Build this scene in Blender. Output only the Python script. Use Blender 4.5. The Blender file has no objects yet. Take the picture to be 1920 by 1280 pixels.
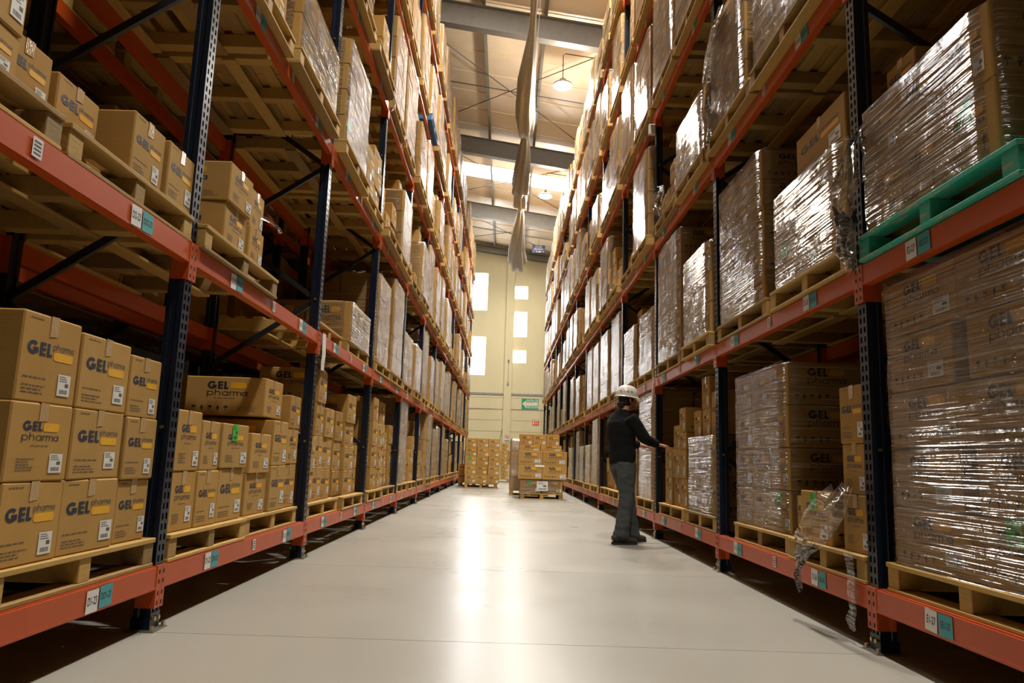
import bpy, bmesh, math, random
from mathutils import Vector, Matrix, noise as mnoise
random.seed(7)
S = bpy.context.scene
COL = S.collection
PI = math.pi

# ------------------------------------------------------------------ camera
cam_d = bpy.data.cameras.new('camera'); cam = bpy.data.objects.new('camera', cam_d); COL.objects.link(cam)
pitch, yaw, roll = 0.1587, 0.0053, 0.0323
F = Vector((math.sin(yaw)*math.cos(pitch), math.cos(yaw)*math.cos(pitch), math.sin(pitch)))
R0 = Vector((math.cos(yaw), -math.sin(yaw), 0)); U0 = R0.cross(F)
RR = R0*math.cos(roll) + U0*math.sin(roll); UU = U0*math.cos(roll) - R0*math.sin(roll)
cam.matrix_world = Matrix(((RR.x, UU.x, -F.x, 0), (RR.y, UU.y, -F.y, 0), (RR.z, UU.z, -F.z, 0.856), (0, 0, 0, 1)))
cam_d.sensor_width = 36; cam_d.lens = 36*1403.5/1920; cam_d.clip_start = 0.02; cam_d.clip_end = 200
S.camera = cam

# ------------------------------------------------------------------ world, exposure
w = bpy.data.worlds.new('world'); S.world = w; w.use_nodes = True
w.node_tree.nodes['Background'].inputs[0].default_value = (0.75, 0.85, 1, 1)
w.node_tree.nodes['Background'].inputs[1].default_value = 0.6
S.view_settings.view_transform = 'Standard'; S.view_settings.look = 'None'
S.view_settings.exposure = 0.18; S.view_settings.gamma = 1; S.view_settings.use_curve_mapping = False
S.cycles.use_denoising = True; S.cycles.max_bounces = 6; S.cycles.diffuse_bounces = 4; S.cycles.glossy_bounces = 2; S.cycles.use_adaptive_sampling = True; S.cycles.adaptive_threshold = .03
S.cycles.transparent_max_bounces = 14; S.cycles.caustics_reflective = False; S.cycles.caustics_refractive = False
S.cycles.sample_clamp_indirect = 4

LAMP_W = 580.0      # each high-bay lamp
SKY_E = 32.0        # skylight sheet radiance
WIN_E = 18.0        # window pane radiance

# ------------------------------------------------------------------ material helpers
M = {}
def nt(name):
    m = bpy.data.materials.new(name); m.use_nodes = True
    t = m.node_tree; M[name] = m
    return m, t, t.nodes['Principled BSDF']
def ramp(t, fac, stops):
    r = t.nodes.new('ShaderNodeValToRGB'); t.links.new(fac, r.inputs[0])
    e = r.color_ramp.elements
    while len(e) < len(stops): e.new(0.5)
    for el, (p, c) in zip(e, stops): el.position = p; el.color = (*c, 1)
    return r.outputs[0]
def mapped(t, kind='Object', scale=(1, 1, 1), rot=(0, 0, 0)):
    tc = t.nodes.new('ShaderNodeTexCoord'); mp = t.nodes.new('ShaderNodeMapping')
    mp.inputs['Scale'].default_value = scale; mp.inputs['Rotation'].default_value = rot
    t.links.new(tc.outputs[kind], mp.inputs[0]); return mp.outputs[0]
def noise(t, vec, scale, detail=3, rough=.5, dist=0):
    n = t.nodes.new('ShaderNodeTexNoise'); n.inputs['Scale'].default_value = scale; n.inputs['Detail'].default_value = detail
    n.inputs['Roughness'].default_value = rough; n.inputs['Distortion'].default_value = dist
    if vec is not None: t.links.new(vec, n.inputs['Vector'])
    return n.outputs[0]
def math_(t, op, a, b=None, clamp=False):
    n = t.nodes.new('ShaderNodeMath'); n.operation = op; n.use_clamp = clamp
    for i, v in enumerate((a, b)):
        if v is None: continue
        if isinstance(v, (int, float)): n.inputs[i].default_value = v
        else: t.links.new(v, n.inputs[i])
    return n.outputs[0]
def mixc(t, fac, a, b, mode='MIX'):
    n = t.nodes.new('ShaderNodeMix'); n.data_type = 'RGBA'; n.blend_type = mode
    for s, v in ((n.inputs[0], fac), (n.inputs[6], a), (n.inputs[7], b)):
        if isinstance(v, (int, float)): s.default_value = v
        elif isinstance(v, tuple): s.default_value = (*v, 1)
        else: t.links.new(v, s)
    return n.outputs[2]
def bump(t, b, h, strength=.3, dist=.01):
    n = t.nodes.new('ShaderNodeBump'); n.inputs['Strength'].default_value = strength; n.inputs['Distance'].default_value = dist
    t.links.new(h, n.inputs['Height']); t.links.new(n.outputs[0], b.inputs['Normal']); return n.outputs[0]
def rnd(t):
    return t.nodes.new('ShaderNodeObjectInfo').outputs['Random']
def plain(name, col, rough=.6, metal=0, var=.12, nscale=6, spec=.5, bumpy=0):
    m, t, b = nt(name)
    n = noise(t, mapped(t), nscale, 4)
    lo = tuple(c*(1-var) for c in col); hi = tuple(min(1, c*(1+var)) for c in col)
    t.links.new(ramp(t, n, ((.3, lo), (.7, hi))), b.inputs['Base Color'])
    b.inputs['Roughness'].default_value = rough; b.inputs['Metallic'].default_value = metal
    b.inputs['Specular IOR Level'].default_value = spec
    if bumpy: bump(t, b, noise(t, mapped(t), nscale*6, 3), bumpy)
    return m
def emit(name, col, strength):
    m, t, b = nt(name)
    b.inputs['Base Color'].default_value = (.8, .8, .8, 1)
    b.inputs['Emission Color'].default_value = (*col, 1); b.inputs['Emission Strength'].default_value = strength
    return m

# cardboard
m, t, b = nt('cardboard')
r = rnd(t)
base = ramp(t, r, ((0, (.40, .225, .062)), (.5, (.48, .285, .085)), (1, (.43, .262, .085))))
n = noise(t, mapped(t), 5, 5, .6)
c = mixc(t, n, (.82, .80, .77), (1.1, 1.09, 1.07)); c = mixc(t, 1.0, base, c, 'MULTIPLY')
t.links.new(c, b.inputs['Base Color']); b.inputs['Roughness'].default_value = .8; b.inputs['Specular IOR Level'].default_value = .15
bump(t, b, noise(t, mapped(t, scale=(3, 3, 60)), 4, 2), .08, .004)
# pallet wood
m, t, b = nt('pallet_wood')
r = rnd(t)
base = ramp(t, r, ((0, (.47, .29, .075)), (.4, (.57, .365, .10)), (.75, (.38, .235, .065)), (1, (.28, .18, .065))))
g = noise(t, mapped(t, scale=(3, 22, 22)), 3, 5, .65, .6)
c = mixc(t, 1.0, base, mixc(t, g, (.62, .58, .52), (1.2, 1.18, 1.12)), 'MULTIPLY')
t.links.new(c, b.inputs['Base Color']); b.inputs['Roughness'].default_value = .75
bump(t, b, g, .25, .006)
# green painted wood
m, t, b = nt('green_wood')
g = noise(t, mapped(t, scale=(2, 12, 12)), 3, 5, .7, .5)
c = ramp(t, g, ((.36, (.42, .36, .22)), (.46, (.02, .36, .24)), (.8, (.03, .45, .31))))
t.links.new(c, b.inputs['Base Color']); b.inputs['Roughness'].default_value = .6
plain('blue_wood', (.03, .13, .30), .6)
# painted steel
def paint(name, col, rough, wear, thr):
    m, t, b = nt(name)
    n1 = noise(t, mapped(t, 'Object', (1, 1, 1)), 4, 6, .65); n2 = noise(t, mapped(t, 'Object', (14, 3, 60)), 3, 3)
    c = mixc(t, n1, tuple(x*.8 for x in col), tuple(min(1, x*1.18) for x in col))
    k = ramp(t, math_(t, 'MULTIPLY', n1, n2), ((thr, (0, 0, 0)), (thr+.08, (.55, .55, .55))))
    c = mixc(t, k, c, wear)
    t.links.new(c, b.inputs['Base Color']); b.inputs['Roughness'].default_value = rough
    return m
paint('orange_paint', (.47, .070, .008), .38, (.42, .12, .05), .38)
paint('navy_paint', (.004, .010, .024), .30, (.03, .035, .05), .36)
plain('black_steel', (.008, .009, .012), .45)
plain('steel', (.30, .28, .27), .35, .8)
plain('bolt_brass', (.62, .48, .22), .3, .9)
plain('hole_shade', (.004, .004, .005), .9, var=0)  # near-black colour standing in for the shade inside holes and slots
plain('print_navy', (.012, .020, .045), .6)
plain('print_soft', (.10, .085, .07), .7)
plain('print_yellow', (.74, .38, .012), .6)
plain('paper_white', (.70, .69, .66), .6, var=.05)
plain('print_black', (.02, .02, .022), .6)
plain('teal_paper', (.06, .33, .36), .6, var=.08)
plain('green_paper', (.03, .50, .045), .6, var=.08)
plain('blue_tape', (.03, .12, .55), .5)
plain('red_paint', (.55, .03, .02), .5)
plain('sign_green', (.0, .25, .09), .45)
plain('sign_blue', (.02, .03, .14), .45)
plain('sign_cream', (.62, .58, .40), .5)
# clear packing tape
m, t, b = nt('packing_tape')
b.inputs['Base Color'].default_value = (.50, .34, .17, 1); b.inputs['Roughness'].default_value = .16
bump(t, b, noise(t, mapped(t, scale=(40, 40, 12)), 4, 3), .5, .004)
# stretch film
def film_mat(name, haze, gloss):
    m = bpy.data.materials.new(name); m.use_nodes = True; M[name] = m
    t = m.node_tree; t.nodes.remove(t.nodes['Principled BSDF']); out = t.nodes['Material Output']
    rdg = lambda x: math_(t, 'SUBTRACT', 1.0, math_(t, 'ABSOLUTE', math_(t, 'MULTIPLY', math_(t, 'SUBTRACT', x, .5), 4.0)), True)
    a = noise(t, mapped(t, 'UV', (.8, 34, 1), (0, 0, .38)), 1.0, 2, .55, .12); a2 = noise(t, mapped(t, 'UV', (.7, 24, 1), (0, 0, -.30)), 1.0, 2, .55, .12)
    ra = rdg(a); ra2 = rdg(a2)
    a3 = noise(t, mapped(t, 'UV', (5, 5, 1)), 1.0, 4, .55, .8)
    h = math_(t, 'ADD', math_(t, 'ADD', ra, math_(t, 'MULTIPLY', ra2, .6)), math_(t, 'MULTIPLY', a3, .9))
    bp = t.nodes.new('ShaderNodeBump'); bp.inputs['Strength'].default_value = .8; bp.inputs['Distance'].default_value = .022
    t.links.new(h, bp.inputs['Height'])
    fr = t.nodes.new('ShaderNodeFresnel'); fr.inputs['IOR'].default_value = 1.55; t.links.new(bp.outputs[0], fr.inputs['Normal'])
    fac = math_(t, 'ADD', math_(t, 'MULTIPLY', fr.outputs[0], gloss), .005, True)
    tr = t.nodes.new('ShaderNodeBsdfTransparent'); tr.inputs[0].default_value = (.97, .955, .925, 1)
    gl = t.nodes.new('ShaderNodeBsdfGlossy'); gl.inputs['Roughness'].default_value = .15; gl.inputs['Color'].default_value = (.95, .95, .95, 1)
    t.links.new(bp.outputs[0], gl.inputs['Normal'])
    df = t.nodes.new('ShaderNodeBsdfDiffuse'); df.inputs[0].default_value = (.85, .82, .78, 1)
    mx = t.nodes.new('ShaderNodeMixShader'); t.links.new(fac, mx.inputs[0]); t.links.new(tr.outputs[0], mx.inputs[1]); t.links.new(gl.outputs[0], mx.inputs[2])
    f1 = noise(t, mapped(t, 'UV', (.7, 70, 1), (0, 0, .38)), 1.0, 3, .6, .15); f2 = noise(t, mapped(t, 'UV', (.6, 50, 1), (0, 0, -.30)), 1.0, 2, .6, .15)
    st = math_(t, 'ADD', ramp(t, a, ((.42, (haze*.4,)*3), (.60, (haze*1.6,)*3))), math_(t, 'MAXIMUM', ramp(t, f1, ((.60, (0,)*3), (.68, (.30,)*3))), ramp(t, f2, ((.63, (0,)*3), (.70, (.30,)*3)))))
    m2 = t.nodes.new('ShaderNodeMixShader'); t.links.new(st, m2.inputs[0]); t.links.new(mx.outputs[0], m2.inputs[1]); t.links.new(df.outputs[0], m2.inputs[2])
    t.links.new(m2.outputs[0], out.inputs['Surface'])
film_mat('film', .020, .64)
film_mat('film_wad', .06, 1.1)
# floor epoxy
m, t, b = nt('floor_epoxy')
v = mapped(t, 'Object')
n1 = noise(t, v, .35, 4); n2 = noise(t, v, .9, 2, .5)
c = ramp(t, n1, ((.3, (.335, .318, .275)), (.7, (.375, .358, .315))))
tint = mixc(t, rnd(t), (.95, .95, .96), (1.03, 1.02, 1.0)); c = mixc(t, 1.0, c, tint, 'MULTIPLY')
sc = noise(t, mapped(t, 'Object', (.5, 30, 1), (0, 0, 1.25)), 2.0, 2, .6, .3)
k = ramp(t, sc, ((.79, (0, 0, 0)), (.83, (.25, .25, .25))))
c = mixc(t, k, c, (.24, .21, .18))
t.links.new(c, b.inputs['Base Color'])
t.links.new(ramp(t, n2, ((.3, (.26,)*3), (.72, (.34,)*3))), b.inputs['Roughness'])
b.inputs['Specular IOR Level'].default_value = .33
bump(t, b, noise(t, mapped(t, 'Object', (2.5, .8, 1)), 3, 2), .05, .02)
plain('floor_joint', (.30, .27, .23), .8)
# cream walls, roof, rafters
m, t, b = nt('wall_cream')
n1 = noise(t, mapped(t, 'Object', (.4, .4, .15)), 2, 4)
t.links.new(ramp(t, n1, ((.3, (.58, .49, .285)), (.7, (.64, .545, .32)))), b.inputs['Base Color'])
wv = t.nodes.new('ShaderNodeTexWave'); wv.inputs['Scale'].default_value = 3.0; wv.bands_direction = 'X'; t.links.new(mapped(t), wv.inputs['Vector'])
bump(t, b, wv.outputs['Color'], .05, .03); b.inputs['Roughness'].default_value = .65
plain('wall_dark', (.10, .085, .06), .8)  # dark colour stands in for the deep shade behind the racks
plain('roof_beige', (.84, .68, .49), .42, var=.06, nscale=1.2)
plain('rafter_grey', (.20, .185, .16), .5, var=.08)
plain('purlin_grey', (.17, .15, .11), .5, var=.08)
plain('rod_dark', (.06, .04, .035), .5)
plain('girt_grey', (.23, .22, .21), .5)
plain('cloth_cream', (.36, .315, .25), .85, var=.08)
plain('cord_white', (.65, .62, .55), .6)
emit('skylight_glow', (1, .99, .96), SKY_E)
emit('window_glow', (.97, .985, 1), WIN_E)
emit('lamp_glow', (1, .97, .9), 60)
plain('lamp_metal', (.45, .45, .42), .35, .6)
# person
plain('skin', (.44, .21, .125), .5, var=.08, nscale=20)
plain('sweater_black', (.0075, .008, .0075), .95, nscale=60, var=.3, spec=.2, bumpy=.3)
m, t, b = nt('jeans_grey')
t.links.new(ramp(t, noise(t, mapped(t), 7, 5, .6), ((.3, (.034, .042, .045)), (.7, (.070, .080, .082)))), b.inputs['Base Color']); b.inputs['Roughness'].default_value = .9
bump(t, b, noise(t, mapped(t, scale=(1, 1, 2.2)), 12, 3, .6, .8), .5, .03)
plain('shoe_brown', (.035, .025, .017), .55, nscale=12, var=.4)
plain('sole_black', (.012, .011, .010), .8)
plain('hair_black', (.006, .005, .005), .55)
plain('helmet_white', (.68, .63, .54), .3, var=.05)

# ------------------------------------------------------------------ mesh helpers
class MB:
    def __init__(s): s.v = []; s.f = []; s.mi = []; s.uv = {}
    def quad(s, a, b, c, d, mi=0):
        i = len(s.v); s.v += [tuple(a), tuple(b), tuple(c), tuple(d)]; s.f.append((i, i+1, i+2, i+3)); s.mi.append(mi)
    def poly(s, pts, mi=0):
        i = len(s.v); s.v += [tuple(p) for p in pts]; s.f.append(tuple(range(i, i+len(pts)))); s.mi.append(mi)
    def box(s, x0, x1, y0, y1, z0, z1, mi=0, mat=None):
        p = [Vector((x, y, z)) for x in (x0, x1) for y in (y0, y1) for z in (z0, z1)]
        if mat is not None: p = [mat @ q for q in p]
        i = len(s.v); s.v += [tuple(q) for q in p]
        for f in ((0, 1, 3, 2), (4, 6, 7, 5), (0, 4, 5, 1), (2, 3, 7, 6), (0, 2, 6, 4), (1, 5, 7, 3)):
            s.f.append(tuple(i+k for k in f)); s.mi.append(mi)
    def bar(s, a, b, w, h, mi=0):
        a = Vector(a); b = Vector(b); d = (b-a); L = d.length; d.normalize()
        up = Vector((0, 0, 1)) if abs(d.z) < .95 else Vector((0, 1, 0))
        x = d.cross(up).normalized(); y = x.cross(d)
        m = Matrix(((d.x, x.x, y.x, a.x), (d.y, x.y, y.y, a.y), (d.z, x.z, y.z, a.z), (0, 0, 0, 1)))
        s.box(0, L, -w/2, w/2, -h/2, h/2, mi, m)
    def tube(s, pts, rad, seg=8, mi=0, cap=True):
        pts = [Vector(p) for p in pts]; rings = []
        n = len(pts)
        for k, p in enumerate(pts):
            d = (pts[min(k+1, n-1)]-pts[max(k-1, 0)]).normalized()
            up = Vector((0, 0, 1)) if abs(d.z) < .9 else Vector((1, 0, 0))
            x = d.cross(up).normalized(); y = d.cross(x)
            r = rad[k] if isinstance(rad, (list, tuple)) else rad
            rx, ry = r if isinstance(r, tuple) else (r, r)
            i = len(s.v); rings.append(i)
            for q in range(seg):
                a = 2*PI*q/seg; s.v.append(tuple(p + x*rx*math.cos(a) + y*ry*math.sin(a)))
        for k in range(n-1):
            for q in range(seg):
                q2 = (q+1) % seg
                s.f.append((rings[k]+q, rings[k+1]+q, rings[k+1]+q2, rings[k]+q2)); s.mi.append(mi)
        if cap:
            s.f.append(tuple(rings[0]+q for q in range(seg))); s.mi.append(mi)
            s.f.append(tuple(rings[-1]+seg-1-q for q in range(seg))); s.mi.append(mi)
    def mesh(s, name, mats, smooth=False):
        me = bpy.data.meshes.new(name); me.from_pydata(s.v, [], s.f)
        for m in mats: me.materials.append(M[m])
        if len(mats) > 1: me.polygons.foreach_set('material_index', s.mi)
        if smooth: me.polygons.foreach_set('use_smooth', [True]*len(s.f))
        me.update(); return me
TINY = {'printed_logo', 'side_logo', 'anchor_bolts', 'brace_bolts', 'hook_slots', 'lettering', 'pictogram', 'label_sticker', 'green_sticker', 'barcode_sticker', 'paper_sheet'}
def obj(name, me, parent=None, loc=(0, 0, 0), rz=0, rot=None):
    o = bpy.data.objects.new(name, me); COL.objects.link(o)
    o.location = loc
    o.rotation_euler = rot if rot else (0, 0, rz)
    if parent is not None:
        o.parent = parent
        if name in TINY: o['kind'] = 'stuff'
    return o
def tag(o, label, cat, group=None):
    o['label'] = label; o['category'] = cat
    if group: o['group'] = group
    return o
def thing(name, loc, rz, label, cat, group=None):
    return tag(obj(name, None, None, loc, rz), label, cat, group)
def struct(o):
    o['kind'] = 'structure'; return o
_cache = {}
def cached(key, fn):
    if key not in _cache: _cache[key] = fn()
    return _cache[key]
def bevel_box(w, d, h, bev, mat, base=True):
    bm = bmesh.new(); bmesh.ops.create_cube(bm, size=1)
    bmesh.ops.scale(bm, vec=(w, d, h), verts=bm.verts)
    if base: bmesh.ops.translate(bm, vec=(0, 0, h/2), verts=bm.verts)
    bmesh.ops.bevel(bm, geom=list(bm.edges), offset=bev, segments=1, affect='EDGES')
    me = bpy.data.meshes.new('box'); bm.to_mesh(me); bm.free(); me.materials.append(M[mat]); return me
def text_mesh(txt, size, mat, bold=0.0, align='CENTER', width=1.0):
    def mk():
        c = bpy.data.curves.new('txt', 'FONT'); c.body = txt; c.size = size; c.align_x = align; c.align_y = 'CENTER'; c.offset = bold*size
        c.resolution_u = 3
        o = bpy.data.objects.new('txt', c); COL.objects.link(o)
        me = bpy.data.meshes.new_from_object(o)
        bpy.data.objects.remove(o); bpy.data.curves.remove(c)
        for v in me.vertices: v.co = Vector((v.co.x*width, 0, v.co.y))
        me.materials.clear(); me.materials.append(M[mat]); return me
    return cached(('t', txt, size, mat, bold, align, width), mk)

# strokes for the printed logo, drawn on the plane y=0 facing -y
def arc(cx, cz, r, a0, a1, n=12):
    return [(cx+r*math.cos(math.radians(a0+(a1-a0)*k/n)), cz+r*math.sin(math.radians(a0+(a1-a0)*k/n))) for k in range(n+1)]
def stroke(mb, pts, th, ox, oz, s, mi, sx=1.0, y=0.0):
    P = [Vector((p[0], p[1])) for p in pts]; L = []; n = len(P)
    for k in range(n):
        d = (P[min(k+1, n-1)]-P[max(k-1, 0)]).normalized(); nn = Vector((-d.y, d.x))*th/2
        L.append((P[k]+nn, P[k]-nn))
    f = lambda q: (ox+q.x*s*sx, y, oz+q.y*s)
    for k in range(n-1): mb.quad(f(L[k][0]), f(L[k][1]), f(L[k+1][1]), f(L[k+1][0]), mi)
def draw_gel(mb, ox, oz, cap, width, mi, y=0.0):
    s = cap; sx = width/(cap*2.22); t_ = .25
    stroke(mb, arc(.5, .5, .5-t_/2, 42, 322), t_, ox, oz, s, mi, sx, y)
    stroke(mb, [(.5, .44), (.98, .44)], .20, ox, oz, s, mi, sx, y)
    stroke(mb, [(.87, .52), (.87, .14)], .22, ox, oz, s, mi, sx, y-.00005)
    stroke(mb, [(1.24, 0), (1.24, 1)], t_, ox, oz, s, mi, sx, y)
    for z in (.115, .5, .885): stroke(mb, [(1.24, z), (1.66, z)], .21, ox, oz, s, mi, sx, y-.00005)
    stroke(mb, [(1.9, 0), (1.9, 1)], t_, ox, oz, s, mi, sx, y)
    stroke(mb, [(1.9, .115), (2.25, .115)], .21, ox, oz, s, mi, sx, y-.00005)
def draw_pharma(mb, ox, oz, xh, width, mi, th=.14, y=0.0):
    s = xh; sx = width/(xh*6.05)
    d = lambda p, yy=0: stroke(mb, p, th, ox, oz, s, mi, sx, y-yy)
    r = .5-th/2
    d(arc(.5, .5, r, 0, 360, 14)); d([(th/2, .98), (th/2, -.42)], .00005)
    x = 1.25; d([(x, 1.45), (x, 0)]); d(arc(x+.36, .58, .36, 175, 0, 8)); d([(x+.72, .58), (x+.72, 0)])
    x = 2.25; d(arc(x+.5, .5, r, 0, 360, 14)); d([(x+1-th/2, 1), (x+1-th/2, 0)], .00005)
    x = 3.5; d([(x, 1), (x, 0)]); d(arc(x+.32, .6, .32, 170, 70, 5))
    x = 4.05
    d([(x, 1), (x, 0)]); d(arc(x+.27, .65, .27, 175, 0, 7)); d([(x+.54, .65), (x+.54, 0)]); d(arc(x+.81, .65, .27, 175, 0, 7)); d([(x+1.08, .65), (x+1.08, 0)])
    x = 5.3; d(arc(x+.38, .5, .38, 0, 360, 12)); d([(x+.76, 1), (x+.76, 0)], .00005)
def rrect(mb, x0, x1, z0, z1, r, mi, y=0.0):
    pts = []
    for cx, cz, a in ((x1-r, z0+r, -90), (x1-r, z1-r, 0), (x0+r, z1-r, 90), (x0+r, z0+r, 180)):
        pts += [(p[0], y, p[1]) for p in arc(cx, cz, r, a, a+90, 4)]
    mb.poly(pts, mi)
def rect(mb, x0, x1, z0, z1, mi, y=0.0):
    mb.quad((x0, y, z0), (x1, y, z0), (x1, y, z1), (x0, y, z1), mi)
def lines(mb, x0, x1, z0, z1, n, th, mi, rg):
    for k in range(n):
        z = z1-(z1-z0)*k/max(1, n-1); x = x0
        e = x1-(x1-x0)*rg.random()*.35
        while x < e:
            l = (x1-x0)*(.08+.16*rg.random()); rect(mb, x, min(e, x+l), z, z+th, mi); x += l+(x1-x0)*.035
def print_mesh(style, w, h):
    def mk():
        mb = MB(); rg = random.Random(int(w*100)*31+int(h*100))
        X = lambda f: (f-.5)*w
        if style == 'A':
            cap = min(.17*h, .105*w*1.3)
            draw_gel(mb, X(.10), .53*h, cap, .40*w, 0); draw_pharma(mb, X(.52), .53*h+cap*.62, cap*.36, .36*w, 1, .16)
            rrect(mb, X(.54), X(.88), .53*h-cap*.18, .53*h+cap*.46, cap*.24, 2)
            lines(mb, X(.08), X(.52), .23*h, .27*h, 1, .012*h, 1, rg); lines(mb, X(.08), X(.50), .10*h, .18*h, 3, .012*h, 1, rg)
            lines(mb, X(.10), X(.34), .93*h, .93*h, 1, .012*h, 1, rg)
        elif style == 'B':
            cap = .125*h
            draw_gel(mb, X(.20), .64*h, cap, .30*w, 0); rrect(mb, X(.52), X(.78), .64*h, .64*h+cap*.9, cap*.3, 2)
            draw_pharma(mb, X(.20), .52*h, cap*.56, .58*w, 0, .13)
            lines(mb, X(.35), X(.70), .45*h, .45*h, 1, .01*h, 1, rg); lines(mb, X(.16), X(.44), .14*h, .28*h, 5, .012*h, 1, rg)
            stroke(mb, [(0, 0), (0, .16*h)], .028*w, X(.76), .14*h, 1, 0)
            mb.poly([(X(.72), 0, .29*h), (X(.80), 0, .29*h), (X(.76), 0, .36*h)], 0)
        else:
            cap = .20*h
            draw_gel(mb, X(.27), .68*h, cap, .26*w, 0); rrect(mb, X(.56), X(.76), .70*h, .70*h+cap*.8, cap*.25, 2)
            draw_pharma(mb, X(.27), .51*h, cap*.56, .50*w, 0, .14)
            lines(mb, X(.36), X(.76), .44*h, .44*h, 1, .012*h, 1, rg)
            for k in range(5):
                x = X(.12+.10*k); s = .05*h
                if k % 2: mb.poly([(x-s, 0, .18*h), (x+s, 0, .18*h), (x, 0, .18*h+1.6*s)], 0); rect(mb, x-s*.3, x+s*.3, .12*h, .18*h, 0)
                else: mb.poly([(x+p[0]*s*1.2, 0, .20*h+p[1]*s) for p in arc(0, 0, 1, 0, 180, 6)], 0); rect(mb, x-s*.15, x+s*.15, .12*h, .2*h, 0)
            lines(mb, X(.66), X(.90), .12*h, .24*h, 4, .01*h, 1, rg)
        return mb.mesh('printed_logo', ['print_navy', 'print_soft', 'print_yellow'])
    return cached(('pr', style, w, h), mk)
def sticker_mesh(w, h, kind='white'):
    def mk():
        mb = MB(); rg = random.Random(int(w*1000))
        rect(mb, -w/2, w/2, 0, h, 0)
        for k in range(3):
            z = h*(.88-.1*k); rect(mb, -w*.4, -w*.4+w*(.4+.35*rg.random()), z, z+h*.035, 1, -.0003)
        x = -w*.32
        while x < w*.3:
            ww = w*.02*(1+rg.randrange(3)); rect(mb, x, x+ww, h*.10, h*.30, 1, -.0003); x += ww+w*.03
        rect(mb, w*.08, w*.36, h*.42, h*.60, 1, -.0003)
        return mb.mesh('label_sticker', [{'white': 'paper_white', 'green': 'green_paper'}[kind], 'print_black' if kind == 'green' else 'print_soft'])
    return cached(('st', w, h, kind), mk)
def tape_mesh(h):
    def mk():
        mb = MB()
        mb.v = [(-.025, 0, h*.76), (.024, 0, h*.76+.006), (.026, 0, h+.0015), (-.024, 0, h+.0015), (.026, .12, h+.0015), (-.025, .12, h+.0015)]
        mb.f = [(0, 1, 2, 3), (3, 2, 4, 5)]; mb.mi = [0, 0]
        return mb.mesh('packing_tape', ['packing_tape'])
    return cached(('tp', h), mk)
rq = lambda x: round(x, 2)
def dress_carton(o, w, d, h, style, side=None, green=False, rg=random, tape=True, sticker=True):
    """print, label and tape as parts of carton o (front is -y)"""
    y = -d/2
    obj('printed_logo', print_mesh(style, w, h), o, (0, y-.0011, 0))
    if sticker:
        obj('label_sticker', sticker_mesh(rq(max(.06, .22*w)), rq(.26*h)), o, ((.30+rg.uniform(-.05, .06))*w, y-.0024, h*rg.uniform(.08, .16)))
    if green: obj('green_sticker', sticker_mesh(.09, .10, 'green'), o, (-.06*w, y-.0036, h*.62))
    if tape: obj('packing_tape', tape_mesh(h), o, (0, y-.0018, 0))
    if side:   # print on the side face, +1 or -1 along local x
        obj('side_logo', print_mesh('S', d, h), o, (side*(w/2+.0011), 0, 0), rz=side*PI/2)
def carton_mesh(w, d, h):
    return cached(('c', w, d, h), lambda: bevel_box(w, d, h, .006, 'cardboard'))

# ------------------------------------------------------------------ rack layout
BAY = 2.70; Y1 = 3.805
XF = {'L': -1.656, 'R': 1.825}; SG = {'L': -1, 'R': 1}; RZ = {'L': PI/2, 'R': -PI/2}; NP = {'L': 12, 'R': 13}
ZT = [None, .303, 1.925, 3.66, 5.42, 7.17, 8.92]
PT = .135
SIDE = {'L': 'left', 'R': 'right'}
ORD = ['nearest', 'second', 'third', 'fourth', 'fifth', 'sixth', 'seventh', 'eighth', 'ninth', 'tenth', 'eleventh', 'twelfth', 'thirteenth', 'fourteenth']
LV = [None, 'floor level', 'second level', 'third level', 'fourth level', 'fifth level', 'top level']
def postY(n): return Y1+BAY*(n-1)
def W(side, y, v, z): return (XF[side]+SG[side]*v, y, z)
def seen(bay, lv):   # level in frame or just above it
    y = postY(bay+1)
    return (ZT[lv]-.86)/max(y, 2) < .80

# ------------------------------------------------------------------ the hall
HX0, HX1, HY0, HY1 = -5.2, 5.4, -13.0, 41.0
SL = -.145; RZ0 = 12.75      # roof underside at x=0 and its fall to the right
def roofz(x): return RZ0+SL*x
fl = struct(obj('floor', None))
mb = MB(); mb.box(HX0, HX1, HY0, HY1, -.20, -.02); obj('screed', mb.mesh('screed', ['floor_joint']), fl)
js = [HY0, -8.0, -4.0, -.6, 3.75, 6.16, 8.60, 11.38, 14.9, 18.6, 22.4, 26.2, 30.0, 33.8, 37.6, HY1]
for a, b_ in zip(js, js[1:]):
    mb = MB(); g = .0025
    mb.box(HX0, HX1, a+g, b_-g, -.02, 0); obj('slab', mb.mesh('slab', ['floor_epoxy']), fl)
# unseen side and front walls, the sides added to keep behind the racks black
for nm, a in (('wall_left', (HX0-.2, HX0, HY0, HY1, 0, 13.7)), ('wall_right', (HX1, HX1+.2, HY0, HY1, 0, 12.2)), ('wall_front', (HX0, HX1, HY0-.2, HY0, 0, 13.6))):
    mb = MB(); mb.box(*a); struct(obj(nm, mb.mesh(nm, ['wall_dark'])))
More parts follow.
